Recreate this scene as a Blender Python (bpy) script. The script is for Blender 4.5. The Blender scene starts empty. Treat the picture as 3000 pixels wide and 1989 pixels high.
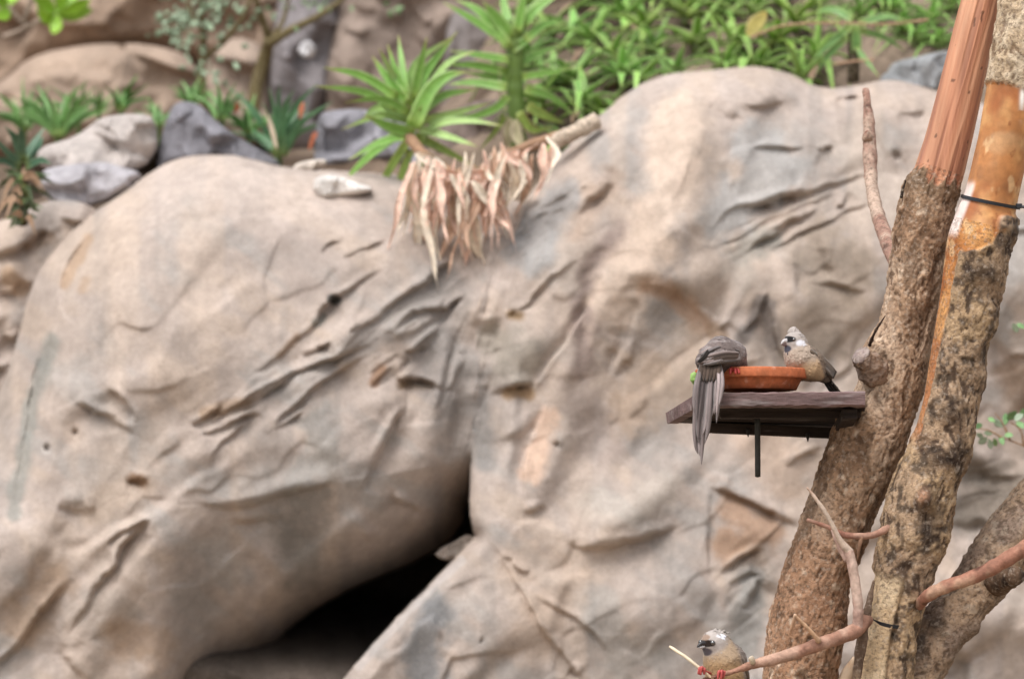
import bpy, math, random
import numpy as np

# ------------------------------------------------------------------ camera, sky, sun
scene = bpy.context.scene
PITCH = math.radians(3.0)
CAM = np.array((0.0, 0.0, 0.9))
FWD = np.array((0.0, math.cos(PITCH), math.sin(PITCH)))
UPV = np.array((0.0, -math.sin(PITCH), math.cos(PITCH)))
RGT = np.array((1.0, 0.0, 0.0))
cam_data = bpy.data.cameras.new("camera")
cam_data.sensor_width = 36.0
cam_data.lens = 120.0
cam_data.clip_end = 500.0
cam_data.dof.use_dof = True
cam_data.dof.focus_distance = 4.97
cam_data.dof.aperture_fstop = 3.9
cam = bpy.data.objects.new("camera", cam_data)
cam.location = CAM
cam.rotation_euler = (math.pi / 2 + PITCH, 0, 0)
scene.collection.objects.link(cam)
scene.camera = cam

world = bpy.data.worlds.new("World")
scene.world = world
world.use_nodes = True
wn = world.node_tree.nodes
wl = world.node_tree.links
bg = wn["Background"]
sky = wn.new("ShaderNodeTexSky")
sky.sky_type = 'NISHITA'
sky.sun_disc = False
sky.sun_elevation = math.radians(60)
sky.sun_rotation = math.radians(215)
sky.dust_density = 4.0
hs = wn.new("ShaderNodeHueSaturation")
hs.inputs["Saturation"].default_value = 0.22
wl.new(sky.outputs[0], hs.inputs["Color"])
wl.new(hs.outputs[0], bg.inputs["Color"])
bg.inputs["Strength"].default_value = 0.15

sun_data = bpy.data.lights.new("sun", 'SUN')
sun_data.energy = 1.2
sun_data.angle = math.radians(35)
sun_data.color = (1.0, 0.965, 0.93)
sun = bpy.data.objects.new("sun", sun_data)
_el, _az = math.radians(60), math.radians(215)      # azimuth clockwise from +Y
from mathutils import Vector
_dir = Vector((math.sin(_az) * math.cos(_el), math.cos(_az) * math.cos(_el), math.sin(_el)))
sun.rotation_euler = _dir.to_track_quat('Z', 'Y').to_euler()
sun.location = (-2, -3, 6)
scene.collection.objects.link(sun)

scene.view_settings.view_transform = 'Standard'
scene.view_settings.look = 'None'
scene.view_settings.exposure = 0.60
scene.view_settings.gamma = 1.0
scene.view_settings.use_curve_mapping = False

# ------------------------------------------------------------------ helpers
K = 1e-4      # metres per photograph pixel per metre of distance


def P(px, py, d):
    px = np.asarray(px, float); py = np.asarray(py, float); d = np.asarray(d, float)
    a = (px - 1500.0) * K * d
    b = (994.5 - py) * K * d
    return CAM + d[..., None] * FWD + a[..., None] * RGT + b[..., None] * UPV


def lin(r, g, b):
    f = lambda c: (c / 255 / 12.92) if c / 255 <= 0.04045 else ((c / 255 + 0.055) / 1.055) ** 2.4
    return np.array((f(r), f(g), f(b)))


def hash3(ix, iy, iz, seed):
    h = (ix.astype(np.int64) * 374761393 + iy.astype(np.int64) * 668265263 + iz.astype(np.int64) * 2147483647 * 3 + seed * 974634777) & 0xFFFFFFFF
    h = ((h ^ (h >> 13)) * 1274126177) & 0xFFFFFFFF
    h = ((h ^ (h >> 16)) * 2246822519) & 0xFFFFFFFF
    h = h ^ (h >> 15)
    return (h & 0xFFFFFF).astype(np.float64) / 0xFFFFFF


def vnoise(x, y, z, seed=0):
    x, y, z = np.broadcast_arrays(np.asarray(x, float), np.asarray(y, float), np.asarray(z, float))
    ix = np.floor(x); iy = np.floor(y); iz = np.floor(z)
    fx = x - ix; fy = y - iy; fz = z - iz
    fx = fx * fx * fx * (fx * (fx * 6 - 15) + 10); fy = fy * fy * fy * (fy * (fy * 6 - 15) + 10); fz = fz * fz * fz * (fz * (fz * 6 - 15) + 10)
    r = 0
    for dx in (0, 1):
        wx = fx if dx else 1 - fx
        for dy in (0, 1):
            wy = fy if dy else 1 - fy
            for dz in (0, 1):
                wz = fz if dz else 1 - fz
                r = r + wx * wy * wz * hash3(ix + dx, iy + dy, iz + dz, seed)
    return r * 2 - 1


def fbm(x, y, z, octs=4, seed=0, gain=0.5):
    r = 0; a = 1.0; f = 1.0; s = 0
    for o in range(octs):
        r = r + a * vnoise(np.asarray(x) * f + 17.3 * o, np.asarray(y) * f + 5.1 * o, np.asarray(z) * f, seed + o)
        s += a; a *= gain; f *= 2.03
    return r / s


def sstep(a, b, x):
    t = np.clip((x - a) / (b - a), 0, 1)
    return t * t * (3 - 2 * t)


ORG = {}


def new_mesh(name, v, faces, col=None, smooth=True):
    me = bpy.data.meshes.new(name)
    v = np.asarray(v, np.float32)
    if isinstance(faces, np.ndarray):
        n, k = faces.shape
        me.vertices.add(len(v)); me.vertices.foreach_set("co", v.ravel())
        me.loops.add(n * k); me.loops.foreach_set("vertex_index", faces.astype(np.int32).ravel())
        me.polygons.add(n)
        me.polygons.foreach_set("loop_start", np.arange(0, n * k, k, dtype=np.int32))
        me.update(calc_edges=True)
        me.validate()
    else:
        me.from_pydata(v.tolist(), [], [tuple(int(i) for i in f) for f in faces])
    me.polygons.foreach_set("use_smooth", np.full(len(me.polygons), smooth))
    if col is not None:
        c = np.ones((len(v), 4), np.float32); c[:, :3] = np.asarray(col, np.float32)
        at = me.color_attributes.new("Col", 'FLOAT_COLOR', 'POINT')
        at.data.foreach_set("color", c.ravel())
    return me


def tag(o, label=None, cat=None, group=None, kind=None):
    if label: o["label"] = label
    if cat: o["category"] = cat
    if group: o["group"] = group
    if kind: o["kind"] = kind
    return o


def thing(name, base, label, cat, group=None):
    o = bpy.data.objects.new(name, None)
    o.empty_display_size = 0.02
    o.location = tuple(base)
    scene.collection.objects.link(o)
    ORG[o.name] = np.asarray(base, float)
    return tag(o, label, cat, group)


def obj(name, v, faces, mat, parent=None, col=None, smooth=True, base=None):
    v = np.asarray(v, float)
    if parent is not None:
        org = ORG[parent.name]
    else:
        org = np.asarray(base, float) if base is not None else np.array((v[:, 0].mean(), v[:, 1].mean(), v[:, 2].min()))
    o = bpy.data.objects.new(name, new_mesh(name, v - org, faces, col, smooth))
    o.data.materials.append(mat)
    scene.collection.objects.link(o)
    ORG[o.name] = org
    if parent is not None:
        o.parent = parent
    else:
        o.location = tuple(org)
    return o


# ------------------------------------------------------------------ materials
def mat_vc(name, rough=0.85, var=0.15, var_scale=(6, 40), bumps=((60, 0.3),), bdist=0.004, spec=0.3, stretch=None, speck=None, trans=0.0, sheen=0.0):
    m = bpy.data.materials.new(name); m.use_nodes = True
    nt = m.node_tree; N = nt.nodes; L = nt.links
    b = N["Principled BSDF"]
    b.inputs["Roughness"].default_value = rough
    b.inputs["Specular IOR Level"].default_value = spec
    if sheen: b.inputs["Sheen Weight"].default_value = sheen
    at = N.new("ShaderNodeAttribute"); at.attribute_name = "Col"
    tc = N.new("ShaderNodeTexCoord")
    src = tc.outputs["Object"]
    if stretch:
        mp = N.new("ShaderNodeMapping"); mp.inputs["Scale"].default_value = stretch[0]
        mp.inputs["Rotation"].default_value = stretch[1]
        L.new(src, mp.inputs[0]); src = mp.outputs[0]
    cur = at.outputs["Color"]
    for i, s in enumerate(var_scale):
        n = N.new("ShaderNodeTexNoise"); n.inputs["Scale"].default_value = s; n.inputs["Detail"].default_value = 6
        L.new(src, n.inputs["Vector"])
        mr = N.new("ShaderNodeMapRange"); mr.inputs[1].default_value = 0.3; mr.inputs[2].default_value = 0.7
        mr.inputs[3].default_value = 1 - var; mr.inputs[4].default_value = 1 + var
        L.new(n.outputs["Fac"], mr.inputs[0])
        mx = N.new("ShaderNodeMix"); mx.data_type = 'RGBA'; mx.blend_type = 'MULTIPLY'; mx.inputs[0].default_value = 1
        L.new(cur, mx.inputs[6]); L.new(mr.outputs[0], mx.inputs[7]); cur = mx.outputs[2]
    for sp in ([] if not speck else (speck if isinstance(speck, list) else [speck])):      # (scale, threshold, colour)
        n = N.new("ShaderNodeTexNoise"); n.inputs["Scale"].default_value = sp[0]; n.inputs["Detail"].default_value = 3
        L.new(src, n.inputs["Vector"])
        mr = N.new("ShaderNodeMapRange"); mr.inputs[1].default_value = sp[1]; mr.inputs[2].default_value = sp[1] + (0.14 if len(sp) > 3 else 0.06)
        mr.inputs[4].default_value = sp[3] if len(sp) > 3 else 1.0
        L.new(n.outputs["Fac"], mr.inputs[0])
        mx = N.new("ShaderNodeMix"); mx.data_type = 'RGBA'
        L.new(mr.outputs[0], mx.inputs[0]); L.new(cur, mx.inputs[6]); mx.inputs[7].default_value = (*sp[2], 1); cur = mx.outputs[2]
    L.new(cur, b.inputs["Base Color"])
    prev = None
    for s, st in bumps:
        n = N.new("ShaderNodeTexNoise"); n.inputs["Scale"].default_value = s; n.inputs["Detail"].default_value = 5
        n.inputs["Roughness"].default_value = 0.6
        L.new(src, n.inputs["Vector"])
        bp = N.new("ShaderNodeBump"); bp.inputs["Strength"].default_value = st; bp.inputs["Distance"].default_value = bdist
        L.new(n.outputs["Fac"], bp.inputs["Height"])
        if prev: L.new(prev, bp.inputs["Normal"])
        prev = bp.outputs["Normal"]
    if prev: L.new(prev, b.inputs["Normal"])
    if trans:
        tr = N.new("ShaderNodeBsdfTranslucent"); ms = N.new("ShaderNodeMixShader"); ms.inputs[0].default_value = trans
        L.new(cur, tr.inputs["Color"]); L.new(b.outputs[0], ms.inputs[1]); L.new(tr.outputs[0], ms.inputs[2])
        L.new(ms.outputs[0], N["Material Output"].inputs["Surface"])
    return m


M = {}
M['rock'] = mat_vc("rock_face", 0.93, 0.10, (9, 55, 260), ((40, 0.22), (170, 0.22)), 0.004, 0.15, speck=[(150, .66, (.16, .125, .10), .6), (420, .56, (.17, .14, .115), .4), (380, .58, (.55, .48, .42), .4)])
M['stone'] = mat_vc("grey_stone", 0.9, 0.16, (14, 70), ((50, 0.5), (160, 0.35)), 0.006, 0.2)
M['soil'] = mat_vc("soil", 0.97, 0.22, (8, 60), ((40, 0.7), (150, 0.6)), 0.01, 0.1)
M['bark'] = mat_vc("bark", 0.92, 0.18, (60, 190), ((150, 0.7), (420, 0.5)), 0.004, 0.15, speck=[(210, .52, (.11, .075, .052), .6), (170, .54, (.50, .41, .33), .38)])
M['twig'] = mat_vc('twig_bark', 0.75, 0.18, (60, 190), ((200, 0.5), (500, 0.3)), 0.002, 0.25)
M['wood'] = mat_vc("bare_wood", 0.62, 0.13, (12, 60), ((60, 0.4), (150, 0.3)), 0.003, 0.35, stretch=((1, 1, 0.07), (0, -0.26, 0)))
M['peeled'] = mat_vc("peeled_wood", 0.5, 0.14, (25, 90), ((60, 0.3),), 0.003, 0.4)
M['leaf'] = mat_vc("succulent_leaf", 0.42, 0.10, (30, 120), ((90, 0.12),), 0.003, 0.45, trans=0.12)
M['dead'] = mat_vc("dry_leaf", 0.8, 0.15, (40, 120), ((120, 0.4),), 0.003, 0.2, trans=0.2)
M['terracotta'] = mat_vc("terracotta", 0.85, 0.12, (40, 160), ((200, 0.2),), 0.001, 0.2, speck=[(45, .56, (.22, .085, .04), .5), (60, .57, (.72, .45, .34), .45)])
M['board'] = mat_vc("weathered_board", 0.8, 0.24, (30, 110, 320), ((80, 0.6), (300, 0.4)), 0.003, 0.25, stretch=((0.14, 1, 1), (0, 0, 0)), speck=[(90, .54, (.06, .045, .04), .55), (70, .58, (.42, .38, .37), .45)])
M['metal'] = mat_vc("rusty_metal", 0.6, 0.2, (120,), ((300, 0.3),), 0.001, 0.4)
M['plastic'] = mat_vc("black_plastic", 0.35, 0.05, (80,), (), 0.001, 0.5)
M['feather'] = mat_vc("feathers", 0.9, 0.05, (160, 420), ((500, 0.12),), 0.0012, 0.2, sheen=0.15)
M['eye'] = mat_vc("bird_eye", 0.09, 0.0, (), (), 0.001, 1.0)
M['eye'].node_tree.nodes['Principled BSDF'].inputs['IOR'].default_value = 1.9
M['horn'] = mat_vc("beak_horn", 0.38, 0.06, (300,), (), 0.001, 0.5)
M['foot'] = mat_vc("red_foot_skin", 0.55, 0.10, (400,), ((700, 0.3),), 0.0008, 0.4)


# ------------------------------------------------------------------ geometry builders
def spline(pts, n):
    """Catmull-Rom through pts (k x m array) sampled n times."""
    p = np.asarray(pts, float)
    if len(p) == 2:
        t = np.linspace(0, 1, n)[:, None]
        return p[0] * (1 - t) + p[1] * t
    q = np.vstack([2 * p[0] - p[1], p, 2 * p[-1] - p[-2]])
    seg = len(p) - 1
    u = np.linspace(0, seg, n); i = np.minimum(u.astype(int), seg - 1); t = (u - i)[:, None]
    a, b, c, d = q[i], q[i + 1], q[i + 2], q[i + 3]
    return 0.5 * (2 * b + (c - a) * t + (2 * a - 5 * b + 4 * c - d) * t ** 2 + (3 * b - a - 3 * c + d) * t ** 3)


def frames(c, ref=(0, -1, 0)):
    t = np.gradient(c, axis=0); t /= np.linalg.norm(t, axis=1)[:, None] + 1e-12
    ref = np.asarray(ref, float)
    s = np.cross(t, ref); s /= np.linalg.norm(s, axis=1)[:, None] + 1e-9
    n = np.cross(s, t)
    return t, s, n


def grid_faces(nr, nc, closed=True):
    r = np.arange(nr - 1)[:, None]; k = nc if closed else nc - 1
    c = np.arange(k)[None, :]; c2 = (c + 1) % nc
    f = np.stack([r * nc + c, r * nc + c2, (r + 1) * nc + c2, (r + 1) * nc + c], -1)
    return f.reshape(-1, 4)


def tube(c, rad, n=10, ref=(0, -1, 0), cap=True, flat=1.0):
    c = np.asarray(c, float); rad = np.broadcast_to(np.asarray(rad, float), (len(c),))
    t, s, nn = frames(c, ref)
    a = np.linspace(0, 2 * np.pi, n, endpoint=False)
    v = c[:, None] + rad[:, None, None] * (np.cos(a)[None, :, None] * s[:, None] + flat * np.sin(a)[None, :, None] * nn[:, None])
    v = v.reshape(-1, 3); f = grid_faces(len(c), n)
    if cap:
        i0 = len(v); v = np.vstack([v, c[:1] - t[:1] * rad[0] * 0.3, c[-1:] + t[-1:] * rad[-1] * 0.3])
        q = np.arange(n); q2 = (q + 1) % n
        e0 = np.stack([q2, q, np.full(n, i0), np.full(n, i0)], -1)
        b = (len(c) - 1) * n
        e1 = np.stack([b + q, b + q2, np.full(n, i0 + 1), np.full(n, i0 + 1)], -1)
        fl = [tuple(x) for x in f] + [tuple(x[:3]) for x in e0] + [tuple(x[:3]) for x in e1]
        return v, fl
    return v, f


def join(parts):
    """parts: list of (v, faces, col-or-None) -> merged."""
    V = []; F = []; Cc = []; o = 0
    for p in parts:
        v, f = p[0], p[1]
        V.append(v); F += [tuple(int(i) + o for i in q) for q in f]
        if len(p) > 2 and p[2] is not None:
            Cc.append(np.broadcast_to(np.asarray(p[2], float), (len(v), 3)))
        o += len(v)
    return np.vstack(V), F, (np.vstack(Cc) if Cc else None)


def box_np(x0, x1, y0, y1, z0, z1, n=(1, 1, 1), bev=0.0):
    """bevelled box: 24 verts"""
    b = bev
    v = []; idx = {}
    for sx in (0, 1):
        for sy in (0, 1):
            for sz in (0, 1):
                X = (x0, x1)[sx]; Y = (y0, y1)[sy]; Z = (z0, z1)[sz]
                bx = b if sx == 0 else -b; by = b if sy == 0 else -b; bz = b if sz == 0 else -b
                idx[(sx, sy, sz, 0)] = len(v); v.append((X, Y + by, Z + bz))
                idx[(sx, sy, sz, 1)] = len(v); v.append((X + bx, Y, Z + bz))
                idx[(sx, sy, sz, 2)] = len(v); v.append((X + bx, Y + by, Z))
    f = []
    for s in (0, 1):
        f.append([idx[(s, a, c, 0)] for a, c in ((0, 0), (1, 0), (1, 1), (0, 1))])
        f.append([idx[(a, s, c, 1)] for a, c in ((0, 0), (1, 0), (1, 1), (0, 1))])
        f.append([idx[(a, c, s, 2)] for a, c in ((0, 0), (1, 0), (1, 1), (0, 1))])
        for t in (0, 1):
            f.append([idx[(s, t, 0, 0)], idx[(s, t, 1, 0)], idx[(s, t, 1, 1)], idx[(s, t, 0, 1)]])
            f.append([idx[(s, 0, t, 0)], idx[(s, 1, t, 0)], idx[(s, 1, t, 2)], idx[(s, 0, t, 2)]])
            f.append([idx[(0, s, t, 1)], idx[(1, s, t, 1)], idx[(1, s, t, 2)], idx[(0, s, t, 2)]])
            for w in (0, 1):
                f.append([idx[(s, t, w, 0)], idx[(s, t, w, 1)], idx[(s, t, w, 2)]])
    # orient outward
    v = np.array(v, float); cc = v.mean(0); out = []
    for q in f:
        p = v[q]; nrm = np.cross(p[1] - p[0], p[2] - p[0])
        out.append(tuple(q) if nrm.dot(p.mean(0) - cc) > 0 else tuple(q[::-1]))
    return v, out


def surface_nets(F, org, h):
    """F<0 inside; returns verts, quads"""
    S = F < 0
    c = [S[i:S.shape[0] - 1 + i, j:S.shape[1] - 1 + j, k:S.shape[2] - 1 + k] for i in (0, 1) for j in (0, 1) for k in (0, 1)]
    cnt = sum(x.astype(int) for x in c)
    act = (cnt > 0) & (cnt < 8)
    ids = -np.ones(act.shape, int); I = np.argwhere(act); ids[act] = np.arange(len(I))
    acc = np.zeros((len(I), 3)); num = np.zeros(len(I))
    corners = [(i, j, k) for i in (0, 1) for j in (0, 1) for k in (0, 1)]
    for a in range(8):
        for b in range(a + 1, 8):
            A = np.array(corners[a]); B = np.array(corners[b])
            if np.abs(A - B).sum() != 1: continue
            fa = F[tuple((I + A).T)]; fb = F[tuple((I + B).T)]
            m = (fa < 0) != (fb < 0)
            t = np.where(m, fa / (fa - fb + 1e-20), 0)
            acc += np.where(m[:, None], A + (B - A) * t[:, None], 0); num += m
    V = (I + acc / num[:, None]) * h + org
    Q = []
    for ax in range(3):
        o = [0, 0, 0]; o[ax] = 1
        sl0 = tuple(slice(0, S.shape[i] - o[i]) for i in range(3)); sl1 = tuple(slice(o[i], None) for i in range(3))
        ch = S[sl0] != S[sl1]
        E = np.argwhere(ch)
        u, w = (ax + 1) % 3, (ax + 2) % 3
        ok = (E[:, u] > 0) & (E[:, w] > 0) & (E[:, u] < S.shape[u] - 1) & (E[:, w] < S.shape[w] - 1)
        E = E[ok]
        du = np.zeros(3, int); du[u] = 1; dw = np.zeros(3, int); dw[w] = 1
        q = np.stack([ids[tuple((E - du - dw).T)], ids[tuple((E - dw).T)], ids[tuple(E.T)], ids[tuple((E - du).T)]], -1)
        flip = ~S[tuple(E.T)]
        q[flip] = q[flip][:, ::-1]
        Q.append(q)
    return V, np.vstack(Q)


def chaikin(p, it=2, closed=False):
    p = np.asarray(p, float)
    for _ in range(it):
        a = p[:-1] * 0.75 + p[1:] * 0.25; b = p[:-1] * 0.25 + p[1:] * 0.75
        q = np.empty((len(a) * 2, 2)); q[0::2] = a; q[1::2] = b
        p = np.vstack([p[:1], q, p[-1:]])
    return p


def seg_dist(X, Y, pts, want=False):
    """distance to polyline; optionally param t (0..1), signed side (+ = upper side), nearest point"""
    best = np.full(X.shape, 1e9); tt = np.zeros(X.shape); ss = np.zeros(X.shape); nx = np.zeros(X.shape); ny = np.zeros(X.shape)
    pts = np.asarray(pts, float)
    ln = np.r_[0, np.cumsum(np.hypot(*np.diff(pts, axis=0).T))]
    ov = pts[-1] - pts[0]
    nrm = np.array((ov[1], -ov[0]))
    if abs(nrm[1]) > 0.15 * np.hypot(*ov):
        flip = 1 if nrm[1] < 0 else -1
    else:
        flip = 1 if nrm[0] < 0 else -1
    for i in range(len(pts) - 1):
        a, b = pts[i], pts[i + 1]; e = b - a; L2 = e.dot(e) + 1e-9
        u = np.clip(((X - a[0]) * e[0] + (Y - a[1]) * e[1]) / L2, 0, 1)
        cx = a[0] + u * e[0]; cy = a[1] + u * e[1]
        d = np.hypot(X - cx, Y - cy)
        m = d < best
        best = np.where(m, d, best)
        if want:
            side = ((X - a[0]) * e[1] - (Y - a[1]) * e[0]) * flip
            ss = np.where(m, np.sign(side) * d, ss)
            tt = np.where(m, (ln[i] + u * np.sqrt(L2)) / ln[-1], tt)
            nx = np.where(m, cx, nx); ny = np.where(m, cy, ny)
    return (best, tt, ss, nx, ny) if want else best


def inside_poly(X, Y, poly):
    r = np.zeros(X.shape, bool); n = len(poly)
    for i in range(n):
        x0, y0 = poly[i]; x1, y1 = poly[(i + 1) % n]
        if y0 == y1: continue
        m = ((y0 > Y) != (y1 > Y)) & (X < (x1 - x0) * (Y - y0) / (y1 - y0) + x0)
        r ^= m
    return r


def pillow(d, R, T):
    t = 1 - np.clip(d / R, 0, 1)
    return T * (1 - np.sqrt(np.clip(1 - t * t, 0, 1)))


def apply_creases(X, Y, D, feats, seed, warp=7.0):
    wx = X + 2.2 * warp * fbm(X / 120, Y / 120, seed * 1.7, 4, seed, .6)
    wy = Y + 2.2 * warp * fbm(X / 120, Y / 120, seed * 2.9 + 40, 4, seed + 9, .6)
    for pts, w, dep, stp, L in feats:
        w = w * 0.74; dep = dep * 0.42; stp = stp * 0.66
        pts = np.asarray(chaikin(pts, 1) if len(pts) > 2 else pts, float)
        mg = max(4 * w, 3 * L) + 10
        x0, y0 = pts.min(0) - mg; x1, y1 = pts.max(0) + mg
        c = np.where((X[0] >= x0) & (X[0] <= x1))[0]; r = np.where((Y[:, 0] >= y0) & (Y[:, 0] <= y1))[0]
        if len(c) < 2 or len(r) < 2: continue
        sl = (slice(r[0], r[-1] + 1), slice(c[0], c[-1] + 1))
        d, t, s, _, _ = seg_dist(wx[sl], wy[sl], pts, True)
        ww = w * (1.0 + 0.35 * vnoise(t * 4, 0, 0, seed + 3))
        tap = np.clip(np.sin(np.pi * np.clip(t, 0.01, 0.99)) * 1.25, 0, 1) * np.exp(-np.clip(d - np.abs(s), 0, None) / w)
        tap = tap * (0.85 + 0.3 * vnoise(t * 3 + 3, 1, 0, seed + 5))
        gr = dep * np.exp(-(s / ww) ** 2) * np.clip(.55 + 1.1 * vnoise(t * 5 + pts[0, 0], 2, 0, seed + 8), .05, 1.25)
        st = stp * np.where(s < 0, np.exp(np.clip(s, -1e4, 0) / L), 0) * (1 - np.exp(-(s / (ww * 0.7)) ** 2))
        lip = -0.45 * stp * np.where(s > 0, np.exp(-((s - 1.6 * w) / (2.2 * w)) ** 2), 0)
        D[sl] += tap * (gr + st + lip)


def apply_bumps(X, Y, D, bumps):
    for cx, cy, rx, ry, ang, amp in bumps:
        a = math.radians(ang); dx = X - cx; dy = Y - cy
        u = dx * math.cos(a) + dy * math.sin(a); v = -dx * math.sin(a) + dy * math.cos(a)
        D -= 0.72 * amp * np.exp(-(u / rx) ** 2 - (v / ry) ** 2)


def facets(X, Y, size, amp, seed, ang=0, stretch=1.0):
    a = math.radians(ang)
    u = (X * math.cos(a) + Y * math.sin(a)) / stretch; v = -X * math.sin(a) + Y * math.cos(a)
    u = u + size * 0.25 * fbm(X / size, Y / size, 3, 2, seed); v = v + size * 0.25 * fbm(X / size, Y / size, 8, 2, seed + 4)
    gu = np.floor(u / size); gv = np.floor(v / size)
    num = 0; den = 0
    for i in (-1, 0, 1):
        for j in (-1, 0, 1):
            cu = gu + i; cv = gv + j; z = np.zeros_like(cu)
            qx = (cu + hash3(cu, cv, z, seed)) * size; qy = (cv + hash3(cu, cv, z, seed + 1)) * size
            d2 = ((u - qx) ** 2 + (v - qy) ** 2) / size ** 2
            gx = hash3(cu, cv, z, seed + 2) - 0.5; gy = hash3(cu, cv, z, seed + 3) - 0.5; h = hash3(cu, cv, z, seed + 6) - 0.5
            val = h * 0.9 + (gx * (u - qx) + gy * (v - qy)) / size * 2
            w = np.exp(-d2 * 16)
            num = num + w * val; den = den + w
    return amp * num / (den + 1e-9)


def strata(X, Y, D, zones, seed):
    """thin broken layers (px scale) in parts of the rock"""
    for pts, w, ang, sc, amp in zones:
        d = seg_dist(X, Y, np.asarray(pts, float)); m = 1 - sstep(.4, 1.2, d / w + .35 * fbm(X / 60, Y / 60, 5, 3, seed))
        a = math.radians(ang); wv = 14 * fbm(X / 90, Y / 90, 2, 3, seed + 1)
        u = (X * math.cos(a) + Y * math.sin(a)) / (sc * 5); v = (-X * math.sin(a) + Y * math.cos(a) + wv) / sc
        n = vnoise(u, v, seed, seed + 2); rg = 1 - np.abs(n) * 1.8; n2 = vnoise(u * 2.3, v * 2.1, seed, seed + 4)
        saw = (v * .5 + .6 * n) % 1.0
        D = D + m * amp * .42 * (.8 * np.clip(rg, -1, 1) + .5 * n2 + .9 * (saw - .5))
    return D


SEAM = [(1540, 600), (1480, 710), (1425, 830), (1404, 950), (1398, 1080), (1394, 1200), (1386, 1300)]


def weld(X, Y, D):
    """the two boulders meet at one depth along the upper crevice"""
    d = seg_dist(X, Y, SEAM)
    m = (1 - sstep(10, 120, d)) * sstep(1480, 1330, Y)
    com = 6.215 + .02 * fbm(X / 200, Y / 90, 1, 3, 5) + .10 * sstep(950, 600, Y) + .008 * fbm((X + .25 * Y) / 30, Y / 260, 3, 3, 6)
    return D * (1 - m) + com * m


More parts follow.
